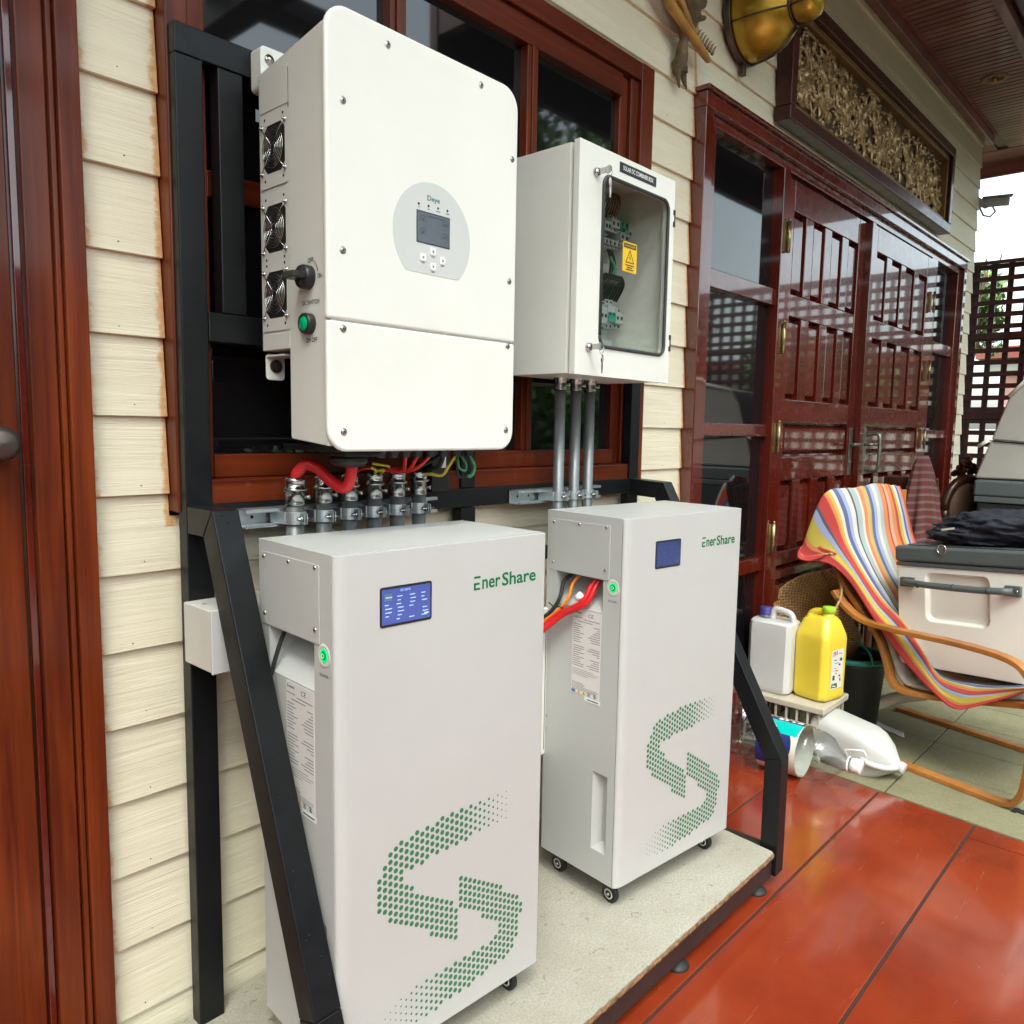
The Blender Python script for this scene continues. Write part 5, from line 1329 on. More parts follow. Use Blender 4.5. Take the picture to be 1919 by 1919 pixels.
# woven basket lying against the door
BK = empty('woven_basket', label='woven cane basket tipped on its side behind the jerry cans', cat='basket')
def basket():
    c = Vector((3.17, -.175, .625)); ax = Vector((.74, -.22, -.63)).normalized(); a = ax.orthogonal().normalized()
    up = Vector((0, 0, 1)); a = (up - ax * up.dot(ax)).normalized(); b = ax.cross(a)
    prof = [(.175, -.03), (.172, .0), (.160, .06), (.140, .14), (.118, .22), (.105, .30), (.10, .36)]
    m = MB(); m.uv = []; seg = 48
    for i, (r_, h_) in enumerate(prof):
        for j in range(seg + 1):
            t = 2 * math.pi * j / seg; wob = 1 + .05 * math.sin(2 * t + .6) + .03 * math.sin(3 * t)
            m.v.append(tuple(c + ax * h_ + (a * math.cos(t) + b * math.sin(t)) * r_ * wob)); m.uv.append((j / seg, h_ * 1.6))
    for i in range(len(prof) - 1):
        for j in range(seg): m.f.append((i * (seg + 1) + j, i * (seg + 1) + j + 1, (i + 1) * (seg + 1) + j + 1, (i + 1) * (seg + 1) + j)); m.sm.append(True)
    n = len(m.v); m.v.append(tuple(c + ax * .365)); m.uv.append((0, .8)); k0 = (len(prof) - 1) * (seg + 1)
    for j in range(seg): m.f.append((k0 + j, k0 + j + 1, n)); m.sm.append(True)
    bo = m.build('basket_body', M_CANE, BK, solid=.006)
    rim = MB(); rim.tube([c + ax * -.03 + (a * math.cos(2 * math.pi * j / 40) + b * math.sin(2 * math.pi * j / 40)) * .178 * (1 + .05 * math.sin(4 * math.pi * j / 40 + .6) + .03 * math.sin(6 * math.pi * j / 40)) for j in range(41)], .0055, 7); rim.build('rim', plain('cane_rim', (.42, .25, .10), .55, var=.3, vs=40), BK)
    rib = MB()
    for j in range(0, 40, 2):
        t = 2 * math.pi * j / 40; wob = 1 + .05 * math.sin(2 * t + .6) + .03 * math.sin(3 * t)
        rib.tube([c + ax * h_ + (a * math.cos(t) + b * math.sin(t)) * (r_ * wob - .008) for r_, h_ in prof], .0028, 5)
    o_ = rib.build('cane_ribs', plain('cane_rib', (.36, .20, .075), .6, var=.3, vs=40), BK); o_['kind'] = 'stuff'
basket()
# black bin with teal rim
BN = empty('bin', label='black bin with a teal rim in the shadow behind the crate', cat='bin')
MB().lathe([(.001, .002), (.12, .002), (.125, .01), (.150, .33), (.155, .345), (.150, .345), (.142, .33), (.118, .02), (.001, .018)], (3.42, -.32, 0), (0, 0, 1), 32).build('bin_body', M_BIN, BN)
MB().lathe([(.150, .345), (.168, .347), (.172, .360), (.168, .372), (.150, .372), (.146, .36)], (3.42, -.32, 0), (0, 0, 1), 36).build('rim', M_TEALP, BN)
q = MB(); q.tube(smooth_path([(3.30, -.42, .365), (3.27, -.46, .38), (3.29, -.42, .44), (3.36, -.30, .46), (3.42, -.20, .43), (3.46, -.18, .37)], 20), .005, 7); q.build('bail', M_TEALP, BN)
# ivory pipe leaning and paper strip
q = MB(); q.tube(smooth_path([(3.34, -.325, .032), (3.40, -.36, .06), (3.47, -.42, .11), (3.55, -.50, .15), (3.64, -.60, .17)], 20), .030, 18)
tag(q.build('bent_pipe', M_PVC, bevel=0), 'short bent ivory plastic pipe lying under the armchair', 'pipe')
q = MB(); P = smooth_path([(3.57, -.350, .02), (3.54, -.40, .008), (3.49, -.48, .006), (3.44, -.575, .010)], 10)
for i, p in enumerate(P): q.v += [(p.x + .035, p.y + .012, p.z), (p.x - .035, p.y - .012, p.z + .002 * (i % 2))]
for i in range(len(P) - 1): q.f.append((2 * i, 2 * i + 1, 2 * i + 3, 2 * i + 2)); q.sm.append(True)
tag(q.build('paper_strip', M_PAPER, solid=.0008), 'crumpled pale paper strip on the olive tiles under the armchair', 'paper')

# ---------------- bottles on the floor
WB = empty('water_bottle', label='clear plastic bottle with navy and teal label lying by the right rack leg', cat='bottle')
c = Vector((2.655, -.135, .112)); ax = Vector((.02, -1, -.004)).normalized()
prof = [(.001, .004), (.055, .0), (.080, .006), (.090, .022), (.088, .035), (.092, .045), (.092, .060), (.089, .066), (.092, .073), (.092, .100), (.094, .104), (.094, .285), (.092, .292), (.088, .300), (.092, .308), (.090, .330), (.074, .375), (.046, .415), (.028, .435), (.024, .445), (.024, .462)]
prof = [(r_ * 1.17 if r_ > .05 else r_, h_) for r_, h_ in prof]
MB().lathe(prof, c, ax, 40).build('bottle', M_PET, WB)
a = Vector((0, 0, 1)); b = ax.cross(a).normalized()
def arcsheet(h0, h1, t0, t1, r_, mat, name, par, cut=None):
    m = MB(); n = 24; k_ = 8
    for i in range(n + 1):
        t = R(t0 + (t1 - t0) * i / n)
        for j in range(k_ + 1):
            f = j / k_; lo_, hi_ = (cut(i / n) if cut else (h0, h1)); h = lo_ + (hi_ - lo_) * f
            m.v.append(tuple(c + ax * h + (a * math.cos(t) + b * math.sin(t)) * r_))
    for i in range(n):
        for j in range(k_): q0 = i * (k_ + 1) + j; m.f.append((q0, q0 + 1, q0 + k_ + 2, q0 + k_ + 1)); m.sm.append(True)
    return m.build(name, mat, par)
lw = arcsheet(.090, .262, -180, 180, .1112, M_BOTCREAM, 'label', WB)
# angle: 0 = up, positive towards ... the viewer sees the side where b points to -X
sgn = 1 if b.x < 0 else -1
arcsheet(.110, .24, sgn * 30, sgn * 120, .1116, M_BOTLAB, 'navy_field', lw, lambda f: (.090, .190 + .050 * math.sin(math.pi * min(1, f * 1.1)) ** .5 if f < .95 else .19))
arcsheet(.13, .28, sgn * 2, sgn * 44, .1120, M_BOTTEAL, 'teal_band', lw, lambda f: (.115 + .07 * f, .260 - .006 * f))
arcsheet(.095, .261, sgn * -14, sgn * 6, .1120, M_BOTLAB, 'navy_band', lw)
for (h0, h1, t0, t1) in ((.145, .165, -8, 2), (.172, .185, -9, 1), (.202, .215, -8, 0), (.225, .248, -10, -1)):
    arcsheet(h0, h1, sgn * t0, sgn * t1, .1124, M_WHITEP, 'white_print', lw)
q = MB()
def onl(h, t): tt = R(sgn * t); return c + ax * h + (a * math.cos(tt) + b * math.sin(tt)) * .1124
for (p0, p1) in (((.135, 62), (.160, 62)), ((.160, 62), (.160, 84)), ((.135, 62), (.135, 66)), ((.150, 84), (.160, 84))):
    q.tube([onl(p0[0] + (p1[0] - p0[0]) * i / 4, p0[1] + (p1[1] - p0[1]) * i / 4) for i in range(5)], .0012, 5)
q.build('white_outline', M_WHITEP, lw)
q = MB()
for i in range(4):
    for j in range(5 - i % 2): q.tube([onl(.176 + i * .010, 62 + j * 7), onl(.176 + i * .010, 66 + j * 7)], .0011, 4)
q.build('small_print', M_WHITEP, lw)
q = MB(); q.lathe([(.025, .455), (.030, .457), (.031, .470), (.031, .492), (.029, .496), (.001, .496)], c, ax, 28); q.build('cap', M_WHITEP, WB)
q = MB(); q.tube([onl(.44, 90) * 0 + c + ax * .445 + a * .026 + b * sgn * .010, c + ax * .430 + a * .062 + b * sgn * .01, c + ax * .500 + a * .072 + b * sgn * .0, c + ax * .510 + a * .052 + b * sgn * .0], .0045, 8); q.tube([c + ax * .445 + (a * math.cos(R(t)) + b * math.sin(R(t))) * .030 for t in range(0, 361, 20)], .004, 8); q.build('carry_handle', M_WHITEP, WB)
MJ = empty('plastic_jug', label='empty milky white plastic jug lying behind the clear bottle', cat='jug')
c2 = Vector((2.955, -.335, .114)); e2 = Vector((2.905, -.715, .060)); ax2 = (e2 - c2).normalized(); L2 = (e2 - c2).length
pr2 = [(.001, 0), (.080, .0), (.104, .014), (.110, .035), (.110, L2 * .60), (.100, L2 * .70), (.070, L2 * .83), (.040, L2 * .93), (.022, L2 * .97), (.020, L2 * 1.0)]
m = MB(); a2 = (Vector((0, 0, 1)) - ax2 * ax2.z).normalized(); b2_ = ax2.cross(a2); seg = 32
for (r_, h_) in pr2:
    for j in range(seg):
        t = 2 * math.pi * j / seg; ct, st_ = math.cos(t), math.sin(t)
        k_ = (abs(ct) ** 5 + abs(st_) ** 5) ** (-1 / 5) if r_ > .05 else 1
        off = Vector((0, 0, 0))
        m.v.append(tuple(c2 + ax2 * h_ + (a2 * ct + b2_ * st_) * r_ * k_ * .96))
for i in range(len(pr2) - 1):
    for j in range(seg): m.f.append((i * seg + j, i * seg + (j + 1) % seg, (i + 1) * seg + (j + 1) % seg, (i + 1) * seg + j)); m.sm.append(True)
m.f.append(tuple(range(seg))); m.sm.append(True)
m.build('jug_body', M_MILK, MJ)
q = MB(); sd_ = -b2_ if (-b2_).x < 0 else b2_
q.tube(smooth_path([c2 + ax2 * L2 * .66 + sd_ * .095, c2 + ax2 * L2 * .76 + sd_ * .102, c2 + ax2 * L2 * .90 + sd_ * .075, c2 + ax2 * L2 * .97 + sd_ * .02], 16), .013, 12); q.build('handle', M_MILK, MJ)
q = MB(); q.lathe([(.023, -.012), (.026, -.010), (.026, .010), (.023, .014), (.001, .014)], e2, ax2, 22); q.build('cap', M_JUGW, MJ)
B2 = empty('clear_jug', label='clear plastic jug on the floor partly hidden behind the right rack brace', cat='jug')
MB().lathe([(.001, .002), (.060, .002), (.075, .012), (.078, .04), (.074, .05), (.078, .06), (.078, .15), (.060, .19), (.028, .215), (.026, .235), (.001, .236)], (2.735, -.055 - .02, .002), (0, 0, 1), 28).build('bottle', M_PET, B2)

# ================================================================== bentwood armchair (own frame: x along the seat, y across, away)
AO = Vector((3.0321, -.6939, 0)); AA = -1.831465391876138
AC = empty('armchair', tuple(AO), AA, 'bentwood armchair with grey cushion under a striped towel', 'armchair')
# local: x = towards the front, y = across (positive: away from the wall side, towards +X world)
def la(lx, D, z): return Vector((lx, -D, z))      # D negative goes away from the viewer -> +y local
def strip(path, D0, D1, t, name, n=46):
    P = smooth_path([Vector((a, 0, b)) for a, b in path], n); m = MB(); q = []
    for i, p in enumerate(P):
        d = (P[min(i + 1, n - 1)] - P[max(i - 1, 0)]).normalized(); nn = Vector((-d.z, 0, d.x)) * t / 2
        q += [Vector((p.x + nn.x, -D0, p.z + nn.z)), Vector((p.x + nn.x, -D1, p.z + nn.z)), Vector((p.x - nn.x, -D1, p.z - nn.z)), Vector((p.x - nn.x, -D0, p.z - nn.z))]
    fs = [(i * 4 + j, i * 4 + (j + 1) % 4, (i + 1) * 4 + (j + 1) % 4, (i + 1) * 4 + j) for i in range(n - 1) for j in range(4)] + [(0, 1, 2, 3), tuple((n - 1) * 4 + j for j in (3, 2, 1, 0))]
    m.add(q, fs, False); return m.build(name, M_BENT, AC, bevel=.004)
armp = [(-.412, .722), (-.36, .668), (-.258, .614), (-.093, .603), (.1675, .607), (.350, .596), (.432, .560), (.470, .480), (.476, .30), (.468, .130), (.446, .050), (.395, .016), (.2, .014), (-.10, .014), (-.45, .014)]
backp = [(-.470, 1.180), (-.468, 1.02), (-.4588, .875), (-.4025, .757), (-.3007, .645), (-.205, .535), (-.158, .430), (-.130, .355), (-.060, .325), (.1453, .352), (.36, .400), (.50, .428)]
for D in (0.0, -.66):
    strip(armp, D, D - .050, .022, 'arm_frame', 60)
for D in (-.058, -.60):
    strip(backp, D, D - .044, .024, 'seat_rail', 60)
for (x, z) in ((-.46, 1.15), (-.455, .90), (-.28, .635), (-.08, .33), (.42, .42)):
    q = MB(); q.box(x - .012, x + .012, .102, .60, z - .022, z + .022); q.build('cross_bar', M_BENT, AC, bevel=.004)
q = MB(); q.box(.432, .452, .0, .05, -.0, .006); q.box(.455, .49, .012, .045, .0005, .008); q.build('glide', M_RUBBER, AC)
for (x, z) in ((-.375, .688),):
    q = MB(); q.lathe([(.0085, 0), (.0085, .0015), (.005, .0015), (.0045, -.001), (.0001, -.001)], (x, -.0008 + .0, z), (0, -1, 0), 16); q.build('bolt', M_BRONZE, AC)
# cushion
def sheet(rows, name, mat, par, nu=30, nv=50, th=.05, us=None, wob=0.0, seed=0):
    """rows of control points -> smooth grid with uv"""
    m = MB(); m.uv = []; R_ = len(rows)
    for i in range(nv + 1):
        tv = i / nv
        ctrl = []
        for cidx in range(len(rows[0])): ctrl.append(catmull([r_[cidx] for r_ in rows], tv))
        for j in range(nu + 1):
            tu = j / nu; p = catmull(ctrl, tu)
            if wob:
                nz = noise.noise(Vector((tu * 7 + seed, tv * 2.2, seed))) * wob + noise.noise(Vector((tu * 19, tv * 4 + seed, 3))) * wob * .45
                p = p + Vector((.55, -.25, .75)) * nz
            m.v.append(tuple(p)); 
            if us: k_ = tu * (len(us) - 1); a_ = min(int(k_), len(us) - 2); uu_ = us[a_] + (us[a_ + 1] - us[a_]) * (k_ - a_)
            else: uu_ = tu
            m.uv.append((uu_, tv))
    for i in range(nv):
        for j in range(nu): k_ = i * (nu + 1) + j; m.f.append((k_, k_ + 1, k_ + nu + 2, k_ + nu + 1)); m.sm.append(True)
    return m.build(name, mat, par, solid=th)
cush = []
for (x, z) in [(-.46, 1.16), (-.44, 1.0), (-.425, .88), (-.365, .775), (-.27, .67), (-.175, .56), (-.125, .455), (-.09, .385), (-.03, .362), (.15, .385), (.34, .425), (.49, .455)]:
    cush.append([Vector((x - .012, .085, z - .012)), Vector((x + .012, .12, z + .012)), Vector((x + .016, .34, z + .016)), Vector((x + .012, .56, z + .012)), Vector((x - .012, .60, z - .012))])
sheet(cush, 'cushion', M_CLOTHG, AC, 16, 44, .045, None, .006, 2)
# towel : left hem first
Z_ = lambda *q: [la(*p) for p in q]
TR = [Z_((-.53, .02, .93), (-.515, -.03, 1.02), (-.505, -.2, 1.06), (-.50, -.4, 1.06), (-.50, -.56, 1.05)),
      Z_((-.552, .052, .905), (-.485, .002, 1.168), (-.462, -.2, 1.205), (-.455, -.4, 1.215), (-.462, -.57, 1.200)),
      Z_((-.530, .055, .862), (-.435, -.025, 1.075), (-.405, -.2, 1.11), (-.405, -.4, 1.12), (-.425, -.61, 1.06)),
      Z_((-.425, .010, .850), (-.395, -.055, .945), (-.375, -.2, .965), (-.385, -.42, .97), (-.43, -.70, .92)),
      Z_((-.343, -.030, .776), (-.318, -.080, .825), (-.300, -.2, .82), (-.32, -.42, .83), (-.36, -.71, .80)),
      Z_((-.229, -.030, .648), (-.215, -.085, .712), (-.205, -.2, .69), (-.22, -.42, .70), (-.24, -.68, .68)),
      Z_((-.165, -.050, .560), (-.105, -.095, .618), (-.115, -.18, .585), (-.13, -.40, .58), (-.13, -.62, .57)),
      Z_((-.034, -.055, .432), (.000, -.080, .512), (-.04, -.18, .47), (-.04, -.40, .46), (-.04, -.6, .46)),
      Z_((.106, -.035, .350), (.0776, -.072, .426), (.08, -.18, .415), (.08, -.40, .42), (.08, -.6, .42)),
      Z_((.180, -.025, .330), (.195, -.060, .415), (.19, -.18, .430), (.19, -.40, .43), (.19, -.6, .43)),
      Z_((.258, -.025, .368), (.280, -.060, .435), (.29, -.18, .448), (.29, -.40, .45), (.29, -.6, .45)),
      Z_((.43, -.025, .478), (.43, -.060, .492), (.43, -.18, .488), (.43, -.40, .48), (.43, -.6, .48))]
TW = empty('striped_towel', tuple(AO), AA, 'multicoloured striped towel draped over the bentwood armchair', 'towel')
sheet(TR, 'towel_cloth', M_TOWEL, TW, 84, 120, .004, [0, .15, .40, .72, 1.0], .018, 5)
q = sheet([Z_((-.556, .070, .895), (-.548, .035, .935), (-.50, .02, .965)), Z_((-.545, .080, .868), (-.535, .050, .885), (-.47, .02, .93)), Z_((-.500, .060, .862), (-.490, .030, .885), (-.43, .01, .91)), Z_((-.455, .035, .880), (-.435, .015, .90), (-.40, -.01, .90))], 'folded_corner', M_TOWEL, TW, 14, 20, .007, [0, .06, .14], .006, 9)

# ---------------- cooler on the chair
CO = empty('cool_box', tuple(AO), AA, 'cream cool box with slate lid and bar handle on the armchair', 'cool box', None)
TM = Matrix.Translation(la(-.120, -.105, .438)) @ Matrix.Rotation(R(-5.0), 4, 'Y')
def cb(name, x0, x1, D0, D1, z0, z1, mat, bev=.006, par=None, seg=3):
    return MB().box(x0, x1, -D0, -D1, z0, z1, TM).build(name, mat, par or CO, bevel=bev, seg=seg)
# body front with recessed hand-hold
OUT = rrect(0, .565, 0, .440, .022, 7); INN = rrect(.125, .392, .205, .418, .030, 7)
m = MB(); n = len(OUT); 
vs = [(x, 0, z) for x, z in OUT] + [(x, 0, z) for x, z in INN] + [(x + (-.010 if x > .26 else .010), .022, z + (-.008 if z > .31 else .008)) for x, z in INN] + [(x, .42, z) for x, z in OUT]
fs = []
for i in range(n):
    j = (i + 1) % n; fs += [(i, j, n + j, n + i), (n + i, n + j, 2 * n + j, 2 * n + i), (i, 3 * n + i, 3 * n + j, j)]
fs += [tuple(2 * n + i for i in range(n)), tuple(3 * n + i for i in range(n))]
vs = [TM @ Vector(v) for v in vs]
m.add(vs, fs); m.build('body', M_COOL, CO, bevel=.005, seg=3)
cb('rim_band', -.004, .569, .006, -.426, .4405, .458, M_LID, .004)
cb('lid', -.008, .573, .012, -.432, .4600, .5300, M_LID, .014)
cb('lid_lip', .03, .535, -.03, -.39, .5302, .536, M_LID, .003)
q = MB(); q.lathe([(.022, 0), (.022, .003), (.016, .003), (.016, -.001)], TM @ Vector((.205, -.0125, .522)), TM.to_3x3() @ Vector((0, -1, 0)), 20); q.build('latch_ring', M_CHROME, CO)
for x in (.045, .480):
    q = MB(); q.box(x - .024, x + .038, -.020, -.001, .350, .392, TM); q.build('handle_mount', M_LID, CO, bevel=.004)
q = MB(); q.tube([TM @ Vector((x, y, z)) for x, y, z in ((.040, -.020, .372), (.075, -.036, .372), (.150, -.040, .368), (.26, -.041, .366), (.37, -.040, .366), (.455, -.036, .369), (.490, -.020, .370))], .0145, 14); q.build('handle_bar', M_LID, CO)
for x in (.115, .265, .405):
    q = MB(); q.tube([TM @ Vector((x - .002, -.0405, .367)), TM @ Vector((x + .002, -.0405, .367))], .0152, 14); q.build('handle_ring', M_DARK, CO)
for x in (.030, .505):
    q = MB(); q.lathe([(.005, 0), (.004, .002), (.0001, .0025)], TM @ Vector((x, -.0203, .372)), TM.to_3x3() @ Vector((0, -1, 0)), 12); q.build('screw', M_CHROME, CO)
# navy bag on the cooler
def lump(name, C_, rad, mat, par, seed, amp=.28, sub=4, flat=None):
    bm = bmesh.new(); bmesh.ops.create_icosphere(bm, subdivisions=sub, radius=1.0)
    for v in bm.verts:
        d = v.co.copy(); k_ = 1 + amp * noise.noise(d * 1.8 + Vector((seed, 0, 0))) + amp * .5 * noise.noise(d * 4.5 + Vector((0, seed, 0))) + amp * .28 * (1 - abs(noise.noise(d * 6 + Vector((seed, seed, 0))) * 2))
        p = Vector((d.x * rad[0], d.y * rad[1], d.z * rad[2])) * k_
        if flat is not None and p.z < flat: p.z = flat + (p.z - flat) * .08
        v.co = p + Vector(C_)
    me = bpy.data.meshes.new(name); bm.to_mesh(me); bm.free(); me.materials.append(mat)
    me.polygons.foreach_set('use_smooth', [True] * len(me.polygons))
    o = bpy.data.objects.new(name, me); COL.objects.link(o); o.parent = par; return o
BG = empty('bag', tuple(AO), AA, 'crumpled navy cloth bag lying on the lid of the cool box', 'bag')
lump('bag_body', TM @ Vector((.40, .20, .600)), (.25, .17, .070), M_NAVY, BG, 4, .38, 5, -.058)
lump('bag_flap', TM @ Vector((.27, .13, .575)), (.17, .10, .042), M_NAVY, BG, 9, .45, 5, -.036)
lump('strap_bundle', TM @ Vector((.165, .27, .575)), (.085, .075, .042), M_RUBBER, BG, 2, .6, 4, -.036)
q = MB(); q.box(.275, .330, .012, .014, .568, .576, TM @ Matrix.Rotation(R(-8), 4, 'Y')); q.build('tag', M_BOTCREAM, BG)

# ---------------- stuff behind: second cool box, grey vinyl seat, plaid cloth, carved chair
TB = empty('side_table', (4.45, -.88, 0), 0, 'dark wooden side table carrying the second cool box', 'table')
MB().box(-.26, .26, -.34, .32, .72, .745).build('table_top', M_CARVED, TB, bevel=.004)
for x in (-.22, .22):
    for y in (-.30, .28): MB().tube([(x, y, .004), (x, y, .36), (x, y, .719)], [.014, .020, .026], 12).build('leg', M_CARVED, TB)
C2 = empty('cool_box', (4.45, -.88, .7465), 0, 'dark slate cool box on the side table behind the cream one', 'cool box')
MB().box(-.20, .22, -.30, .245, .0, .36).build('body', M_BIN, C2, bevel=.012, seg=3)
MB().box(-.212, .232, -.312, .257, .3605, .392).build('rim_band', M_LID, C2, bevel=.005)
MB().box(-.216, .236, -.316, .262, .3925, .480).build('lid', M_LID, C2, bevel=.014, seg=3)
VS = empty('vinyl_seat', (0, 0, 0), 0, 'folded grey vinyl seat pad with pale piping stacked on the dark cool box', 'seat pad')
def pad(poly, x0, x1, nm): return MB().prism(poly, 0, x0, x1).build(nm, M_VINYL, VS, bevel=.012, seg=3)
pad([(-.612, 1.232), (-.672, 1.432), (-1.25, 1.385), (-1.25, 1.232)], 4.27, 4.62, 'lower_pad')
pad([(-.676, 1.440), (-.742, 1.665), (-.800, 1.735), (-1.25, 1.82), (-1.25, 1.393)], 4.27, 4.62, 'upper_pad')
q = MB(); q.tube([(4.268, -.672, 1.436), (4.268, -.90, 1.418), (4.268, -1.25, 1.389)], .004, 6); q.build('seam', M_DARK, VS)
q = MB(); q.tube([(4.262, -.744, 1.668), (4.262, -.806, 1.742), (4.262, -1.25, 1.83)], .011, 8); q.tube([(4.262, -.620, 1.405), (4.262, -.668, 1.440)], .010, 8); q.build('piping', M_WHITE2, VS)
def oldchair(name, cx, cy, rz, label, zb, oval):
    H = empty(name, (cx, cy, 0), rz, label, 'chair')
    MB().box(-.20, .20, -.20, .22, .40, .44).build('seat_frame', M_CARVED, H, bevel=.008)
    lump('seat_cushion', (0, .01, .465), (.20, .20, .045), M_UPH, H, 3, .05, 3)
    for x in (-.18, .18):
        MB().tube([(x, -.18, .002), (x, -.18, .2), (x, -.18, .40)], [.014, .018, .024], 10).build('leg', M_CARVED, H)
        MB().tube([(x, .21, .002), (x, .20, .2), (x, .205, .40)], [.014, .018, .022], 10).build('leg', M_CARVED, H)
        MB().tube([(x * .75, .205, .44), (x * .72, .225, .70), (x * .70, .245, zb - .32 + .0)], .018, 10).build('back_post', M_CARVED, H)
    if oval:
        zc_ = zb - .21; rx_, rz_ = .155, .175
        q = MB(); q.tube([(rx_ * math.cos(R(t)), .245, zc_ + rz_ * math.sin(R(t))) for t in range(0, 361, 12)], .026, 10); q.build('back_ring', M_CARVED, H)
        q = MB(); q.lathe([(.001, .035), (.09, .030), (.128, .012), (.132, .0), (.128, -.012), (.09, -.03), (.001, -.035)], (0, .245, zc_), (0, 1, 0), 28, squash=((1, 0, 0), 1.16)); q.build('back_pad', M_UPH, H)
        q = MB(); rnd = random.Random(6)
        for i in range(34):
            t = rnd.uniform(-1, 1); z = zc_ + rz_ + .015 + rnd.uniform(0, .115) * (1 - abs(t)) ** .8; x = t * .095
            q.lathe([(.014, -.012), (.017, 0), (.011, .013), (.001, .018)], (x, .235 + rnd.uniform(-.012, .004), z), (rnd.uniform(-.4, .4), -1, rnd.uniform(-.2, .6)), 8)
        o_ = q.build('crest_carving', M_CARVED, H); o_['kind'] = 'stuff'
    else:
        MB().box(-.14, .14, .222, .252, zb - .40, zb - .08).build('back_panel', M_CARVED, H, bevel=.01)
    return H
oldchair('carved_chair', 4.575, -.33 - .0, R(150), 'carved wooden chair with oval padded back beside the grey vinyl pad', 1.255, True)
oldchair('wooden_chair', 4.53, -.245, R(100), 'wooden chair hidden under the plaid cloth by the right door leaf', 1.30, False)
PC = empty('plaid_cloth', label='dark red plaid cloth hanging over a chair back before the door', cat='cloth')
def plaid():
    m = MB(); m.uv = []; nu, nv = 56, 40
    for i in range(nv + 1):
        v_ = i / nv; z = 1.345 - .66 * v_
        w_ = .030 + .150 * v_ ** .8
        for j in range(nu + 1):
            u_ = j / nu * 2 * math.pi; fold = 1 + .26 * v_ * math.sin(u_ * 9 + 2 * v_) + .07 * math.sin(u_ * 4 + 1)
            sx_, sy_ = math.cos(u_) * w_ * fold, math.sin(u_) * w_ * .62 * fold
            # long side across the view direction
            m.v.append((4.28 + sx_ * .66 + sy_ * .75, -.345 - sx_ * .75 + sy_ * .66 - .035 * v_, z + .012 * math.sin(u_ * 3) * v_ if i else 1.345 + .0)); m.uv.append((j / nu * 2.4, v_ * 1.6))
    for i in range(nv):
        for j in range(nu): k_ = i * (nu + 1) + j; m.f.append((k_, k_ + 1, k_ + nu + 2, k_ + nu + 1)); m.sm.append(True)
    m.f.append(tuple(range(nu))); m.sm.append(True)
    return m
plaid().build('cloth', M_PLAID, PC)

# ================================================================== lattice screen at the end of the porch
LT = empty('lattice_screen', label='dark brown square timber lattice closing the far end of the porch', cat='screen')
y0, y1 = -3.50, .335
M_LATT = wood('lattice_wood', (.035, .010, .009), (.075, .020, .018), 2, rough=.35, coat=.3)
yy = .283
lv = None
while yy > y0:
    o = MB().box(8.0, 8.018, yy - .024, yy + .024, .06, 3.06)
    if lv is None: lv = o.build('upright_lath', M_LATT, LT); lv['base'] = 0; del lv['base']; y_first = yy
    else:
        c_ = lv.copy(); COL.objects.link(c_); c_.parent = LT; c_.location = (0, yy - y_first, 0)
    yy -= .1372
z = 3.03 - .0; lh = None; i = 0
zs_l = []
while z > .10:
    if lh is None: lh = MB().box(7.975, 7.999, y0, y1, z - .022, z + .022).build('cross_lath', M_LATT, LT); zf = z
    else:
        c_ = lh.copy(); COL.objects.link(c_); c_.parent = LT; c_.location = (0, 0, z - zf)
    z -= .1098
for (za, zb_) in ((2.365, 2.425), (1.62, 1.69), (3.052, 3.085), (.04, .10)):
    MB().box(7.960, 7.9745, y0, y1 + .01, za, zb_).build('rail', M_LATT, LT, bevel=.003)
for yy in (.315, -.95, -2.2, -3.5):
    MB().box(8.019, 8.08, yy - .03, yy + .03, -.1, 3.10).build('post', M_LATT, LT, bevel=.004)

# ================================================================== beyond
NB = empty('neighbour_house', label='pink and white neighbouring house seen through the lattice', cat='house')
MB().box(15.0, 22, -8, 1.35, -.2, 2.55).build('wall', M_PLASTER, NB)
MB().box(14.8, 22, -8.2, 1.6, 2.56, 2.75).build('eave', M_WHITEW, NB)
MB().box(14.6, 22.2, -8.3, 1.7, 2.755, 2.95).build('roof', M_SOFFIT_R, NB)
for yy in (-6.5, -4.6, -2.7, -.8):
    f_ = MB().box(14.94, 14.998, yy - .55, yy + .55, .9, 2.1).build('window', M_WHITEW, NB); MB().box(14.92, 14.938, yy - .46, yy + .46, 1.0, 2.0).build('pane', M_TINT, f_)
MB().box(10.5, 10.62, -9, 6, -.2, 1.55).build('garden_wall_', M_WHITEW)
gw = bpy.data.objects['garden_wall_']; gw.name = 'garden_wall'; tag(gw, 'low white plastered garden wall beyond the lattice screen', 'wall')
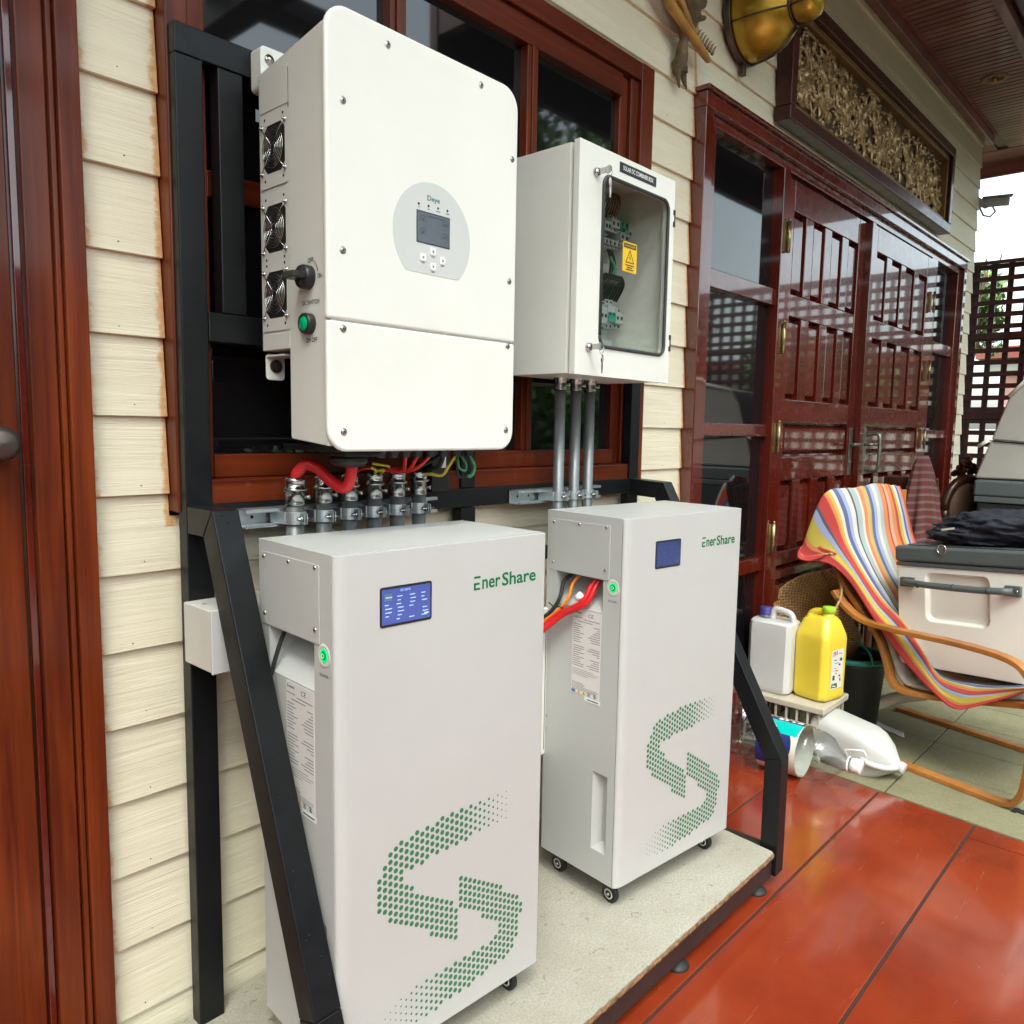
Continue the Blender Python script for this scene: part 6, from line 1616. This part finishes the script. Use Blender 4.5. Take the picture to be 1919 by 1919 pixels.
def tree(name, base, h, cr, cz, label, mat, n=5200, trunk=.12, seed=1, leaf=.085, grp=None, flat=1.0):
    T = empty(name, base, 0, label, 'tree', grp); rnd = random.Random(seed)
    tk = MB(); top = h * .55
    tk.tube(smooth_path([(0, 0, -.2), (.05, .03, top * .5), (-.05, .06, top), (0, 0, top * 1.35)], 12), trunk, 9, trunk * .4)
    tk.build('trunk', M_BARK, T)
    lb_ = MB()
    for i in range(9):
        a_ = rnd.uniform(0, 6.3); lb_.tube([(0, 0, top * rnd.uniform(.6, 1.0)), (math.cos(a_) * cr * .5, math.sin(a_) * cr * .5, cz * rnd.uniform(.8, 1.0)), (math.cos(a_) * cr * .9, math.sin(a_) * cr * .9, cz * rnd.uniform(.9, 1.25))], trunk * .35, 6, .01)
    lb_.build('branches', M_BARK, T)['kind'] = 'stuff'
    cl = [(rnd.uniform(-1, 1) * cr * .75, rnd.uniform(-1, 1) * cr * .75, cz + rnd.uniform(-.9, .9) * (h - cz) * flat, rnd.uniform(.28, .5) * cr) for _ in range(22)]
    m = MB()
    for i in range(n):
        c_ = rnd.choice(cl); d = Vector((rnd.gauss(0, 1), rnd.gauss(0, 1), rnd.gauss(0, 1))).normalized() * c_[3] * rnd.uniform(.35, 1.08)
        p = Vector(c_[:3]) + d; u_ = Vector((rnd.gauss(0, 1), rnd.gauss(0, 1), rnd.gauss(0, 1))).normalized(); w_ = u_.orthogonal().normalized(); s_ = leaf * rnd.uniform(.6, 1.3)
        m.add([p - u_ * s_, p + w_ * s_ * .45, p + u_ * s_, p - w_ * s_ * .45], [(0, 1, 2, 3)])
    m.build('crown', mat, T)['kind'] = 'stuff'
    return T
tree('garden_tree', (11.6, 1.25, -.2), 3.85, .5, 3.3, 'light green tree rising behind the lattice at the house corner', M_LEAF2, 1500, .08, 3, .075)
tree('shade_tree', (13.0, -3.6, -.2), 3.0, 1.3, 1.9, 'leafy garden tree further right beyond the lattice', M_LEAF, 4200, .12, 4, .09)
# street side of the garden, seen only as reflections
for i, (x, y) in enumerate(((5.4, -7.2), (8.2, -7.6), (11.0, -7.0), (-5.5, -8.5))):
    tree('garden_shrub', (x, y, -.05), 2.7, 1.7, 1.35, ('clipped green shrub facing the porch, nearest to the drive', 'second green shrub along the drive', 'third green shrub along the drive', 'green shrub at the far left of the drive')[i], M_LEAF, 5200, .10, 20 + i, .12, 'shrubs along the drive', 1.0)
OB = empty('backdrop', label='unseen dark garage across the drive facing the porch', cat='backdrop')  # unseen dark block, added so the left window panes reflect black
MB().box(-2.6, 3.9, -9.5, -7.0, -.05, 2.7).build('wall', M_PORCHD, OB)
MB().box(-2.9, 4.2, -9.8, -6.7, 2.701, 2.85).build('roof', M_PORCHD, OB)
for i in range(24):
    x = -2.55 + i * .268
    MB().box(x, x + .255, -6.999, -6.97, .0, 2.65).build('plank', M_PORCHD, OB, bevel=.004, seg=1)

for i, (x, y) in enumerate(((13.0, -12.5), (17.5, -12.0))):  # unseen trees, added so the middle and right window panes reflect dark
    tree('reflection_tree', (x, y, -.05), 9.5, 2.9, 6.0, ('unseen tall tree added to darken the reflections, nearest to the garage', 'second unseen tall tree added to darken the reflections', 'farthest of the unseen tall trees added to darken the reflections')[i], M_LEAF, 6500, .22, 40 + i, .22, 'unseen trees added to darken the window reflections')
